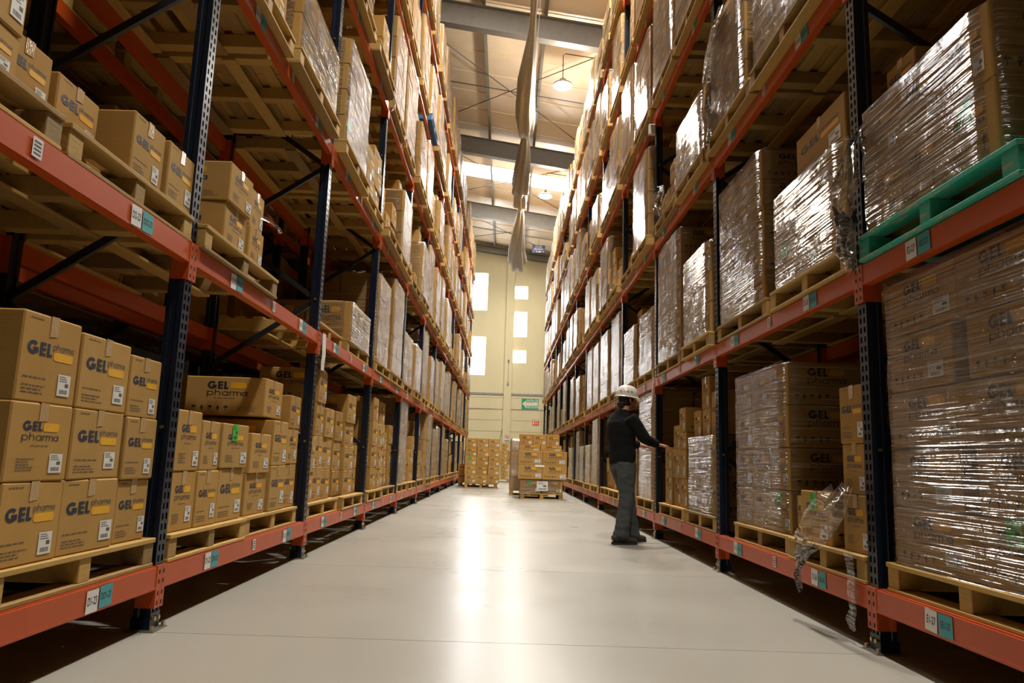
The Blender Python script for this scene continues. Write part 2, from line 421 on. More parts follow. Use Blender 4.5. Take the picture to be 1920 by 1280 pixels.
# end wall with window openings
wins = [(-2.07, -1.21, 9.12, 11.26), (-2.05, -1.21, 5.49, 7.64), (.28, 1.04, 9.83, 10.57), (.28, 1.04, 7.68, 9.11), (.28, 1.04, 6.22, 6.94)]
xs = sorted({HX0, HX1} | {q for w_ in wins for q in w_[:2]}); zs = sorted({0, 13.7} | {q for w_ in wins for q in w_[2:]})
mb = MB()
for xa, xb in zip(xs, xs[1:]):
    for za, zb in zip(zs, zs[1:]):
        cx, cz = (xa+xb)/2, (za+zb)/2
        if any(w_[0] < cx < w_[1] and w_[2] < cz < w_[3] for w_ in wins): continue
        mb.box(xa, xb, HY1, HY1+.25, za, zb)
wb = struct(obj('wall_back', mb.mesh('wall_back', ['wall_cream'])))
for i, (xa, xb, za, zb) in enumerate(wins):
    mb = MB(); f = .035
    mb.box(xa, xa+f, HY1+.08, HY1+.14, za, zb); mb.box(xb-f, xb, HY1+.08, HY1+.14, za, zb)
    mb.box(xa+f, xb-f, HY1+.08, HY1+.14, za, za+f); mb.box(xa+f, xb-f, HY1+.08, HY1+.14, zb-f, zb)
    o = struct(obj('window_%d' % (i+1), mb.mesh('window_frame', ['paper_white'])))
    mb = MB(); mb.box(xa+f, xb-f, HY1+.105, HY1+.115, za+f, zb-f); obj('pane', mb.mesh('pane', ['window_glow']), o)
# wall column, girt, block courses
mb = MB(); mb.box(-.15, .26, HY1-.22, HY1, 0, 13.0); struct(obj('trim_1', mb.mesh('column', ['wall_cream'])))
mb = MB(); mb.box(HX0, -.15, HY1-.06, HY1, 4.42, 4.53); mb.box(.26, HX1, HY1-.06, HY1, 4.42, 4.53); struct(obj('trim_2', mb.mesh('girt', ['girt_grey'])))
z = 0.0; k = 0
while z < 4.3:
    for xa, xb in ((HX0, -.16), (.27, HX1)):
        mb = MB(); mb.box(xa, xb, HY1-.03, HY1-.002, z+.008, min(4.40, z+.60)); obj('wall_panel', mb.mesh('wall_panel', ['wall_cream']), wb)
    z += .61
mb = MB(); mb.tube([(-5, HY1-.05, 3.60), (0, HY1-.05, 3.66), (5.2, HY1-.05, 3.66)], .012, 6); tag(obj('wall_cable', mb.mesh('cable', ['girt_grey'])), 'thin grey cable running level across the cream end wall', 'cable')
o = thing('conduit_box', (.07, HY1-.22, 5.05), 0, 'small grey conduit and junction box on end wall column', 'conduit')
mb = MB(); mb.tube([(0, -.02, .06), (0, -.02, 1.25)], .012, 6); obj('conduit', mb.mesh('conduit', ['girt_grey']), o)
mb = MB(); mb.box(-.05, .05, -.06, 0, -.07, .07); obj('junction_box', mb.mesh('jbox', ['girt_grey']), o)
mb = MB(); mb.tube([(0, -.05, 1.22), (0, -.05, 1.3)], .05, 8); obj('alarm_head', mb.mesh('head', ['girt_grey']), o)
# roof: sheets, purlins, rafters
ce = struct(obj('ceiling', None))
def roof_box(mb, xa, xb, ya, yb, zoff, th, mi=0):
    v = [(x, y, roofz(x)+zoff+zz) for x in (xa, xb) for y in (ya, yb) for zz in (0, th)]
    i = len(mb.v); mb.v += v
    for f in ((0, 1, 3, 2), (4, 6, 7, 5), (0, 4, 5, 1), (2, 3, 7, 6), (0, 2, 6, 4), (1, 5, 7, 3)): mb.f.append(tuple(i+k for k in f)); mb.mi.append(mi)
SKYL = [(13.3, 14.8), (29.45, 30.95), (34.4, 35.9)]  # first and last are unseen, added to light near racks and end wall
y = HY0; edges = [HY0]
while y < HY1-.3:
    y += 1.25
    edges.append(min(y, HY1))
for s_ in SKYL:
    edges = [e for e in edges if not (s_[0]-.4 < e < s_[1]+.4)] + list(s_)
edges = sorted(edges)
for a, b_ in zip(edges, edges[1:]):
    sky = (a, b_) in SKYL
    mb = MB(); roof_box(mb, *((HX0-.1, HX1+.1) if not sky else (-2.3, 2.7)), a+.004, b_-.004, 0 if not sky else .03, .04)
    if sky:
        for xa, xb in ((HX0-.1, -2.3), (2.7, HX1+.1)):  # skylight cut short here, shaped to keep daylight off the rack interiors
            m3 = MB(); roof_box(m3, xa, xb, a+.004, b_-.004, 0, .04); obj('roof_panel', m3.mesh('roof_panel', ['roof_beige']), ce)
    if not sky: roof_box(mb, HX0-.1, HX1+.1, b_-.025, b_-.005, -.022, .022)
    obj('skylight_sheet' if sky else 'roof_panel', mb.mesh('roof_panel', ['skylight_glow' if sky else 'roof_beige']), ce)
mb = MB(); roof_box(mb, HX0-.2, HX1+.2, HY0-.2, HY1+.3, .09, .05); obj('roof_deck', mb.mesh('roof_deck', ['roof_beige']), ce)
for k in range(-2, 4):
    x = -.93+1.65*k
    mb = MB(); z0 = roofz(x)
    mb.box(x-.04, x+.04, HY0, HY1, z0-.20, z0-.185); mb.box(x-.006, x+.006, HY0, HY1, z0-.185, z0-.035); mb.box(x-.04, x+.04, HY0, HY1, z0-.035, z0-.022)
    o = tag(obj('purlin', mb.mesh('purlin', ['purlin_grey'])), 'thin grey roof purlin, number %s from the left rack side' % ORD[k+2].replace('nearest', 'first'), 'purlin', 'roof purlins')
RAF = [-6.0, 2.1, 10.2, 18.2, 26.5, 33.8]
RFN = ['behind the camera', 'above the camera', 'just outside the view ahead', 'nearest in view', 'dark, before the bright skylight', 'last before the end wall']
def rafter(y, dep, name, label):
    mb = MB(); fw = .13
    for z0, z1, ww in ((-.20-dep, -.20-dep+.022, fw), (-.20-dep+.022, -.222, .012), (-.222, -.20, fw)):
        v = [(x, yy, roofz(x)+zz) for x in (HX0, HX1) for yy in (y-ww, y+ww) for zz in (z0, z1)]
        i = len(mb.v); mb.v += v
        for f in ((0, 1, 3, 2), (4, 6, 7, 5), (0, 4, 5, 1), (2, 3, 7, 6), (0, 2, 6, 4), (1, 5, 7, 3)): mb.f.append(tuple(i+k for k in f)); mb.mi.append(0)
    return tag(obj(name, mb.mesh(name, ['rafter_grey'])), label, 'rafter', 'roof rafters')
for y, nm in zip(RAF, RFN): rafter(y, .66, 'roof_rafter', 'deep grey steel roof rafter %s' % nm)
rafter(HY1-.25, .30, 'roof_rafter', 'slim grey steel beam along the top of the end wall')
# tie rods
def rod(a, b_, label):
    mb = MB(); mb.tube([a, b_], .014, 6); tag(obj('tie_rod', mb.mesh('rod', ['rod_dark'])), label, 'rod', 'roof bracing rods')
for ya, yb, nm in ((18.4, 26.3, 'between nearest rafters'), (26.7, 33.6, 'by the skylight'), (34.0, 40.6, 'near the end wall')):
    zz = lambda x: roofz(x)-.26
    rod((-3.6, ya, zz(-3.6)), (3.2, yb, zz(3.2)), 'dark diagonal roof rod rising from the left ' + nm)
    rod((3.2, ya, zz(3.2)), (-3.6, yb, zz(-3.6)), 'dark diagonal roof rod rising from the right ' + nm)
    ym = (ya+yb)/2
    rod((-4.5, ym, zz(-4.5)), (4.5, ym, zz(4.5)), 'dark straight roof rod crossing the aisle ' + nm)
# high-bay lamps on the bracket of a purlin
for i, y in enumerate((1.9, 10.8, 19.7, 28.6)):
    zl = 11.33
    nm = ['high above the camera', 'high above the third bay', 'nearer of the two in view, by the right rack', 'farther of the two in view, past the skylight'][i]
    o = thing('high_bay_lamp', (1.30, y, zl), 0, 'round glowing pendant lamp ' + nm, 'lamp', 'high-bay lamps')
    mb = MB(); mb.tube([(0, 0, .02), (0, 0, .07), (0, 0, .16), (0, 0, .22)], [.27, .27, .12, .09], 20); obj('housing', mb.mesh('housing', ['lamp_metal']), o)
    mb = MB(); mb.tube([(0, 0, -.015), (0, 0, .018)], [.22, .25], 20); obj('diffuser', mb.mesh('diffuser', ['lamp_glow']), o)
    zt_ = roofz(2.37)-.2-zl
    mb = MB(); mb.tube([(0, 0, .22), (0, 0, .95), (.06, 0, 1.0), (1.05, 0, zt_)], .014, 6); obj('bracket', mb.mesh('bracket', ['rod_dark']), o)
    ld = bpy.data.lights.new('lamp_light', 'AREA'); ld.shape = 'DISK'; ld.size = .46; ld.energy = LAMP_W; ld.color = (1, .94, .84)
    lo = bpy.data.objects.new('lamp_light', ld); COL.objects.link(lo); lo.parent = o; lo.location = (0, 0, -.03)
    ld = bpy.data.lights.new('roof_fill_light', 'POINT'); ld.shadow_soft_size = .2; ld.energy = LAMP_W*.6; ld.color = (1, .94, .84)  # added point light below the lamp to lift the roof and rack tops
    lo = bpy.data.objects.new('roof_fill_light', ld); COL.objects.link(lo); lo.parent = o; lo.location = (0, 0, -.30)
# limp fabric air duct under the rafters
dz = 11.12
knots = [(6.0, .05), (10.5, .12), (16.1, .05), (16.6, .07), (18.5, .16), (20.6, .21), (21.6, .17), (21.9, .05), (22.3, .09), (24.3, .19), (26.3, .24), (26.8, .17), (28.0, .20), (28.6, .05), (29.2, .09), (32.0, .20), (34.5, .28), (35.8, .33), (36.2, .24), (36.35, .05)]
mb = MB(); pts = []; rad = []
for k in range(len(knots)-1):
    (ya, ra), (yb, rb) = knots[k], knots[k+1]; n = max(1, int((yb-ya)/.35))
    for q in range(n):
        f = q/n; pts.append(ya+(yb-ya)*f); rad.append(ra+(rb-ra)*f)
pts.append(knots[-1][0]); rad.append(knots[-1][1])
seg = 28; rings = []
for k, (y, r_) in enumerate(zip(pts, rad)):
    cx = .30+.04*math.sin(y*.9); r_ *= 1.45; cz = dz-r_*1.0+.03*math.sin(y*1.7); rings.append(len(mb.v))
    for q in range(seg):
        a = 2*PI*q/seg; rr = r_*(1+.20*math.cos(6*a+y*.35)+.10*mnoise.noise(Vector((math.cos(a)*1.5, y*1.2, math.sin(a)*1.5))))
        mb.v.append((cx+rr*.85*math.cos(a), y, cz+rr*1.15*math.sin(a)))
for k in range(len(pts)-1):
    for q in range(seg):
        q2 = (q+1) % seg; mb.f.append((rings[k]+q, rings[k]+q2, rings[k+1]+q2, rings[k+1]+q)); mb.mi.append(0)
duct = thing('fabric_duct', (0, 0, 0), 0, 'long limp cream cloth air duct hanging under the roof', 'air duct')
obj('cloth_sleeve', mb.mesh('sleeve', ['cloth_cream'], True), duct)
for y in (16.1, 21.9, 28.6):
    mb = MB(); mb.tube([(.30, y, dz-.05), (.34, y, dz+.25), (.42, y, roofz(.4)-.2)], .012, 6); obj('hanger_cord', mb.mesh('cord', ['cord_white']), duct)
mb = MB(); mb.tube([(.48, 8+k*.5, dz+.05+.12*abs(math.sin(k*.55))) for k in range(56)], .010, 5); obj('guide_rope', mb.mesh('rope', ['cord_white']), duct)

# signs
def sign(name, x, z, ww, hh, y, back, label, cat='sign'):
    o = thing(name, (x, y, z), 0, label, cat)
    mb = MB(); mb.box(-ww/2, ww/2, 0, .02, -hh/2, hh/2); obj('board', mb.mesh('board', [back]), o); return o
o = sign('height_limit_sign', 1.45, 11.98, .68, .40, 38.3, 'sign_blue', 'small blue hanging sign under the roof near end wall')
for txt, z, s_ in (('ESTIBA', .115, .125), ('MAXIMA', -.01, .125)): obj('lettering', text_mesh(txt, s_, 'paper_white', .02), o, (0, -.004, z))
obj('lettering', text_mesh('1', .11, 'paper_white', .02), o, (-.24, -.004, -.135)); obj('lettering', text_mesh('3', .11, 'paper_white', .02), o, (.24, -.004, -.135))
mb = MB(); rect(mb, -.12, .14, -.18, -.155, 0); rect(mb, -.12, -.09, -.155, -.08, 0); rect(mb, 0, .12, -.15, -.11, 0); obj('pictogram', mb.mesh('pict', ['paper_white']), o, (0, -.004, 0))
mb = MB(); mb.tube([(0, .01, .2), (0, .01, roofz(1.45)-.02-11.98)], .008, 5); obj('hanger', mb.mesh('hanger', ['rod_dark']), o)
o = sign('evacuation_sign', 1.315, 3.98, .92, .56, HY1-.06, 'sign_green', 'green evacuation route sign with cream arrow on end wall')
mb = MB(); mb.poly([(-.43, 0, 0), (-.22, 0, -.20), (-.22, 0, -.10), (.43, 0, -.10), (.43, 0, .10), (-.22, 0, .10), (-.22, 0, .20)]); obj('arrow', mb.mesh('arrow', ['sign_cream']), o, (0, -.004, 0))
obj('lettering', text_mesh('RUTA DE', .165, 'paper_white', .02, width=.9), o, (.13, -.006, .185)); obj('lettering', text_mesh('EVACUACION', .15, 'paper_white', .02, width=.78), o, (.12, -.006, -.185))
o = sign('extinguisher_sign', 1.64, 2.985, .36, .28, HY1-.06, 'red_paint', 'small red fire extinguisher sign on end wall')
mb = MB(); rect(mb, -.16, .16, .07, .11, 0); rect(mb, -.14, -.08, -.11, .04, 0); rect(mb, -.02, .05, -.11, .04, 1); mb.poly([(.08, 0, -.10), (.13, 0, -.10), (.12, 0, .04)], 0)
obj('pictogram', mb.mesh('pict', ['paper_white', 'print_yellow']), o, (0, -.004, 0))
o = sign('prohibition_sign', .11, 2.10, .30, .42, HY1-.25, 'sign_cream', 'round red prohibition sign on end wall column')
mb = MB(); stroke(mb, arc(0, .06, .11, 0, 360, 24), .022, 0, 0, 1, 0); stroke(mb, [(-.075, .135), (.075, -.015)], .02, 0, 0, 1, 0, 1, -.001); rect(mb, -.12, .12, -.17, -.13, 1); stroke(mb, [(-.05, .02), (0, .10), (.05, .03)], .03, 0, 0, 1, 1, 1, .0005)
obj('pictogram', mb.mesh('pict', ['red_paint', 'print_navy']), o, (0, -.004, 0))
mb = MB(); mb.tube([(-.02, HY1-.10, 3.05), (-.30, HY1-.10, 2.0)], .012, 6); tag(obj('leaning_pole', mb.mesh('pole', ['rod_dark'])), 'thin dark pole leaning on the end wall beside column', 'pole')

# ------------------------------------------------------------------ rack uprights and beams
PH = 9.75
def post_mesh(dep=.082, holes=True):
    mb = MB(); y = 0.0
    for xa, xb in ((-.045, -.029), (-.011, .011), (.029, .045)): mb.quad((xa, y, 0), (xb, y, 0), (xb, y, PH), (xa, y, PH))
    n = int(PH/.05)
    for k in range(n):
        z = k*.05
        for sx in (-1, 1):
            a, b_ = (sx*.011, sx*.029) if sx > 0 else (sx*.029, sx*.011)
            mb.quad((a, y, z), (b_, y, z), (b_, y, z+.020), (a, y, z+.020))
    for sx in (-1, 1):
        pr = [(sx*.045, 0), (sx*.045, .028), (sx*.040, .033), (sx*.040, .055), (sx*.045, .060), (sx*.045, dep), (sx*.028, dep)]
        for p, q in zip(pr, pr[1:]):
            P = [(p[0], p[1], 0), (p[0], p[1], PH), (q[0], q[1], PH), (q[0], q[1], 0)]
            mb.quad(*(P if sx < 0 else P[::-1]))
    mb.quad((-.03, dep-.012, 0), (.03, dep-.012, 0), (.03, dep-.012, PH), (-.03, dep-.012, PH), 1)  # dark backing strip, painted shade of the hollow channel
    return mb.mesh('post', ['navy_paint', 'hole_shade'])
def frame_parts():
    P = {}
    P['post'] = post_mesh()
    mb = MB(); mb.box(-.075, .075, -.035, .115, 0, .008); mb.box(-.050, .050, -.004, 0, .008, .085, 1); mb.box(-.052, -.046, 0, .09, .008, .06, 1); mb.box(.046, .052, 0, .09, .008, .06, 1); P['foot_plate'] = mb.mesh('foot', ['steel', 'navy_paint'])
    mb = MB()
    for x in (-.022, .022): mb.tube([(x, -.004, .055), (x, -.016, .055)], .011, 6)
    for x, y in ((-.06, -.02), (.06, -.02)): mb.tube([(x, y, .008), (x, y, .028)], .010, 6)
    P['anchor_bolts'] = mb.mesh('bolts', ['bolt_brass'])
    mb = MB(); mb.bar((0, .05, 0), (0, .95, .62), .026, .042); P['up'] = mb.mesh('brace', ['black_steel'])
    mb = MB(); mb.bar((0, .05, .62), (0, .95, 0), .026, .042); P['dn'] = mb.mesh('brace', ['black_steel'])
    mb = MB(); mb.bar((0, .05, 0), (0, .95, 0), .026, .036); P['hz'] = mb.mesh('brace', ['black_steel'])
    mb = MB()
    for z in (.97+.62*2*k for k in range(7)):
        for s_ in (-1, 1): mb.tube([(s_*.045, .05, z), (s_*.052, .05, z)], .010, 6)
    P['brace_bolts'] = mb.mesh('bolts', ['bolt_brass'])
    return P
FP = frame_parts()
def upright(side, n, v, label, group, full=True):
    o = thing('upright_frame', W(side, postY(n), v, 0), RZ[side], label, 'rack upright', group)
    obj('post', FP['post'], o, (0, .012, 0)); p = obj('post', FP['post'], o, (0, 1.0, 0), rz=PI)
    obj('foot_plate', FP['foot_plate'], o, (0, .012, 0)); obj('foot_plate', FP['foot_plate'], o, (0, 1.0, 0), rz=PI)
    if n < 6:
        obj('anchor_bolts', FP['anchor_bolts'], o, (0, .012, 0)); obj('brace_bolts', FP['brace_bolts'], o)
    obj('brace', FP['hz'], o, (0, 0, .18))
    z = .97-.62; k = 0
    while z < PH-.7:
        obj('brace', FP['dn' if k % 2 == 0 else 'up'], o, (0, 0, z+(0 if k % 2 else 0))); z += .62; k += 1
    return o
# brace zigzag: even pieces fall towards the back, odd rise, so pairs meet at the front post
for side in 'LR':
    for n in range(0, NP[side]+1):
        upright(side, n, 0, 'navy perforated upright frame, %s from the camera, front of %s rack' % (ORD[n].replace('nearest', 'first'), SIDE[side]), 'rack uprights')
    for n in range(0, 5):
        upright(side, n, 1.25, 'dim navy upright frame, %s from the camera, behind the %s rack front row' % (ORD[n].replace('nearest', 'first'), SIDE[side]), 'rear rack uprights')
BL = BAY-.092
mb = MB(); mb.box(-BL/2, BL/2, 0, .048, -.112, -.006); mb.box(-BL/2, BL/2, .010, .048, -.006, 0); mb.box(-BL/2, BL/2, -.002, 0, -.108, -.098); BEAM = mb.mesh('beam_profile', ['orange_paint'])
def conn_mesh(s_):
    mb = MB()
    x0, x1 = (BL/2, BL/2+.0445) if s_ > 0 else (-BL/2-.0445, -BL/2)
    mb.box(x0, x1, -.003, .011, -.198, .0)
    xi = BL/2 if s_ > 0 else -BL/2-.006
    mb.box(xi, xi+.006, .011, .092, -.198, .0)
    return mb.mesh('connector', ['orange_paint'])
def hook_mesh(s_):
    mb = MB(); c_ = s_*(BL/2+.024)
    for z in (-.03, -.075, -.13, -.175): mb.box(c_-.007, c_+.007, -.0036, -.0029, z-.010, z+.010)  # dark plates on the connector, painted shade of open slots
    return mb.mesh('slots', ['hole_shade'])
CONN = {1: conn_mesh(1), -1: conn_mesh(-1)}; HOOK = {1: hook_mesh(1), -1: hook_mesh(-1)}
mb = MB(); rect(mb, -.045, .045, -.045, .045, 0); STK_W = mb.mesh('sticker', ['paper_white'])
mb = MB(); rect(mb, -.05, .05, -.045, .045, 0); STK_T = mb.mesh('sticker', ['teal_paper'])
mb = MB(); rect(mb, -.028, .028, -.035, .035, 0)
for k in range(4): rect(mb, -.02, .02, -.025+.014*k, -.018+.014*k, 1, -.0004)
STK_B = mb.mesh('barcode_sticker', ['paper_white', 'print_soft'])
def beam(side, bay, lv, v, rear=False, rowname=''):
    y = (postY(bay)+postY(bay+1))/2
    lab = 'orange rack beam, %s %s, %s rack, %s bay' % ('rear' if rear else 'front', LV[lv], SIDE[side], ORD[bay])
    if rowname: lab = 'dim orange beam, %s %s, %s, %s bay' % (SIDE[side], LV[lv], rowname, ORD[bay])
    rz = RZ[side]+(PI if rear else 0)
    o = thing('rack_beam', W(side, y, v, ZT[lv]), rz, lab, 'rack beam', 'orange rack beams')
    obj('beam_profile', BEAM, o)
    for s_ in (1, -1):
        c_ = obj('connector', CONN[s_], o)
        if bay < 5 and not rear and not rowname: obj('hook_slots', HOOK[s_], c_)
    if not rear and not rowname and bay < 6 and seen(bay, lv):
        pre = {'L': 'D', 'R': 'E'}[side]; num = {'L': 24, 'R': 28}[side]-2*bay
        for j, (near, xx) in enumerate(((True, -.72), (False, .78))):
            sx = xx if side == 'L' else -xx
            nn = num if near else num-1
            txt = '%s%d-%02d' % (pre, lv, nn)
            jit = random.uniform(-.02, .02)
            a = obj('location_label', STK_W, o, (sx-.05, -.0035, -.055+jit*.4), rot=(0, random.uniform(-.06, .06), 0))
            obj('lettering', text_mesh(txt, .046, 'print_black', .012, width=.62), a, (0, -.0006, 0))
            b2 = obj('location_label', STK_T, o, (sx+.055, -.0035, -.055), rot=(0, random.uniform(-.05, .05), 0))
            obj('lettering', text_mesh(pre+txt, .04, 'print_black', .006, width=.62), b2, (0, -.0006, 0))
        obj('barcode_sticker', STK_B, o, (.02, -.0035, -.05))
    return o
for side in 'LR':
    for bay in range(NP[side]):
        for lv in range(1, 7):
            beam(side, bay, lv, 0)
            if bay < 6: beam(side, bay, lv, 1.012, True)
    for bay in range(4):
        for lv in range(1, 5): beam(side, bay, lv, 1.25, False, 'back row')

# ------------------------------------------------------------------ pallets
def board(l, wd, th, along):
    return cached(('b', rq(l), wd, th, along), lambda: bevel_box(l if along == 'x' else wd, wd if along == 'x' else l, th, .003, CUR[0]))
CUR = ['pallet_wood']
PD = 1.06
def pallet_plan(w_, d=PD):
    out = []
    for k in range(3): out.append(('stringer', (-w_/2+.05+k*(w_-.1)/2, 0, .018), d-.02, .095 if k != 1 else .085, .095, 'y'))
    for k in range(3): out.append(('bottom_board', (0, -d/2+.055+k*(d-.11)/2, 0), w_, .10, .018, 'x'))
    for k in range(7): out.append(('deck_board', (0, -d/2+.05+k*(d-.10)/6, .113), w_, .095, .022, 'x'))
    return out
def joined_pallet(w_):
    def mk():
        mb = MB()
        for nm, (x, y, z), l, wd, th, al in pallet_plan(w_):
            a, b_ = (l/2, wd/2) if al == 'x' else (wd/2, l/2)
            mb.box(x-a, x+a, y-b_, y+b_, z, z+th)
        return mb.mesh('pallet', ['pallet_wood'])
    return cached(('jp', w_), mk)
def pallet_at(loc, rz, w_, label, detail, mat='pallet_wood', group='wooden pallets'):
    if detail:
        o = thing('wooden_pallet', loc, rz, label, 'pallet', group)
        CUR[0] = mat
        for nm, p, l, wd, th, al in pallet_plan(w_):
            key = ('b', rq(l), wd, th, al, mat)
            me = cached(key, lambda: bevel_box(l if al == 'x' else wd, wd if al == 'x' else l, th, .003, mat))
            obj(nm, me, o, p)
    else:
        o = tag(obj('wooden_pallet', joined_pallet(w_), None, loc, rz), label, 'pallet', group)
    return o
def where(side, bay, lv, pos): return '%s rack %s, %s bay' % (SIDE[side], LV[lv], ORD[bay])
POS = ['nearer', 'farther']
def pallet(side, bay, lv, pos, y0, w_, v0, mat='pallet_wood', detail=None):
    w_ = rq(w_)
    lab = '%s pallet, %s of two, %s' % ({'pallet_wood': 'bare wooden', 'green_wood': 'green painted', 'blue_wood': 'blue painted'}[mat], POS[pos], where(side, bay, lv, pos))
    if detail is None: detail = bay <= 4
    return pallet_at(W(side, y0+w_/2, v0+PD/2, ZT[lv]), RZ[side], w_, lab, detail, mat)

# ------------------------------------------------------------------ cartons and wrapped loads
NC = [0]; FAR = MB()
TIER = ['bottom', 'second', 'third', 'fourth', 'fifth', 'sixth']
COLN = ['first', 'second', 'third', 'fourth', 'fifth', 'sixth']
def carton(side, y0, w_, z, h, v0, d, style, label, sidelogo=False, green=False, rzj=0, dress=True, cat='carton'):
    w_, h, d = rq(w_), rq(h), rq(d)
    loc = W(side, y0+w_/2, v0+d/2, z)
    if NC[0] >= 300:
        m = Matrix.Translation(loc) @ Matrix.Rotation(RZ[side]+rzj, 4, 'Z'); FAR.box(-w_/2+.003, w_/2-.003, -d/2, d/2, .001, h, 0, m); return None
    NC[0] += 1
    o = tag(obj('carton', carton_mesh(rq(w_-.006), d, h), None, loc, RZ[side]+rzj), label, 'carton', 'loose cartons')
    if dress:
        near = (-1 if side == 'L' else 1)
        dress_carton(o, rq(w_-.006), d, h, style, near if sidelogo else None, green)
    return o
def stack(side, bay, lv, pos, y0, w_, hs, ci, style='A', v0=.02, d=.56, z0=None, sl=False, green=(), row='', k0=0):
    z = (ZT[lv]+PT if z0 is None else z0)+.001
    for k, h in enumerate(hs):
        lab = '%sbrown carton, %s tier, %s column, %s pallet, %s' % (row, TIER[k+k0], COLN[ci], POS[pos], where(side, bay, lv, pos))
        st = style if isinstance(style, str) else style[k % len(style)]
        carton(side, y0+random.uniform(0, .004), w_, z, h, v0+random.uniform(0, .02), d, st, lab, sl, k in green, random.uniform(-.025, .025), dress=(row == '' and bay < 7))
        z += rq(h)+.001
    return z
def film_mesh(w_, d, h, seed):
    def mk():
        r = .03; per = []
        def seg_(x0, y0, x1, y1):
            n = max(4, int(math.hypot(x1-x0, y1-y0)/.075))
            for k in range(n): per.append((x0+(x1-x0)*k/n, y0+(y1-y0)*k/n))
        W2, D2 = w_/2, d/2
        seg_(-W2+r, -D2, W2-r, -D2); seg_(W2, -D2+r, W2, D2-r); seg_(W2-r, D2, -W2+r, D2); seg_(-W2, D2-r, -W2, -D2+r)
        n = len(per); nz = max(6, int(h/.06)); mb = MB(); us = [0]
        for k in range(n):
            a, b_ = per[k], per[(k+1) % n]; us.append(us[-1]+math.hypot(b_[0]-a[0], b_[1]-a[1]))
        uvs = []; rows = []
        levels = [(-.018+(h+.024)*k/nz, 1.0, 0) for k in range(nz+1)] + [(h+.012, .93, 1), (h+.008, .72, 1)]
        for li, (z, sc_, top) in enumerate(levels):
            rows.append(len(mb.v))
            for k in range(n+1):
                x, y = per[k % n]; u = us[k]
                kk = k % n
                nv = Vector((x*2.2+seed*7.1, y*2.2, z*3.1))
                o_ = .008+.010*max(0, mnoise.noise(nv))+.003*abs(mnoise.noise(Vector((x*6+seed, y*6, z*22+u*4)))) + .0012*math.sin((z*30+u*9))
                ln = math.hypot(x/W2, y/D2) or 1
                nx = (1 if abs(abs(x)-W2) < .001 else 0)*(1 if x > 0 else -1); ny = (1 if abs(abs(y)-D2) < .001 else 0)*(1 if y > 0 else -1)
                zz = z
                if li == 0: zz += .02*mnoise.noise(Vector((u*3+seed*3, 0, 0)))
                if top: mb.v.append((x*sc_, y*sc_, zz+.012*mnoise.noise(Vector((x*8, y*8, seed)))))
                else: mb.v.append((x+nx*o_, y+ny*o_, zz))
                uvs.append((u+seed*.37, z))
        for li in range(len(levels)-1):
            for k in range(n):
                mb.f.append((rows[li]+k, rows[li]+k+1, rows[li+1]+k+1, rows[li+1]+k)); mb.mi.append(0)
        me = mb.mesh('film', ['film'], True)
        ul = me.uv_layers.new(name='UVMap')
        for lp in me.loops: ul.data[lp.index].uv = uvs[lp.vertex_index]
        return me
    return cached(('film', w_, d, h, seed), mk)
def block_mesh(w_, d, h, cols, rows, seed):
    def mk():
        mb = MB(); rg = random.Random(seed)
        for i in range(cols):
            for j in range(rows):
                o_ = rg.uniform(0, .025); g = .004
                mb.box(-w_/2+i*w_/cols+g, -w_/2+(i+1)*w_/cols-g, -d/2+o_, d/2, j*h/rows+.002, (j+1)*h/rows-.002)
                if rg.random() < .5:
                    x = -w_/2+(i+rg.uniform(.5, .75))*w_/cols; z = (j+.2)*h/rows
                    mb.box(x-.04, x+.04, -d/2+o_-.001, -d/2+o_, z, z+.08, 1)
        return mb.mesh('stacked_cartons', ['cardboard', 'paper_white'])
    return cached(('blk', w_, d, h, cols, rows, seed), mk)
NW = [0]
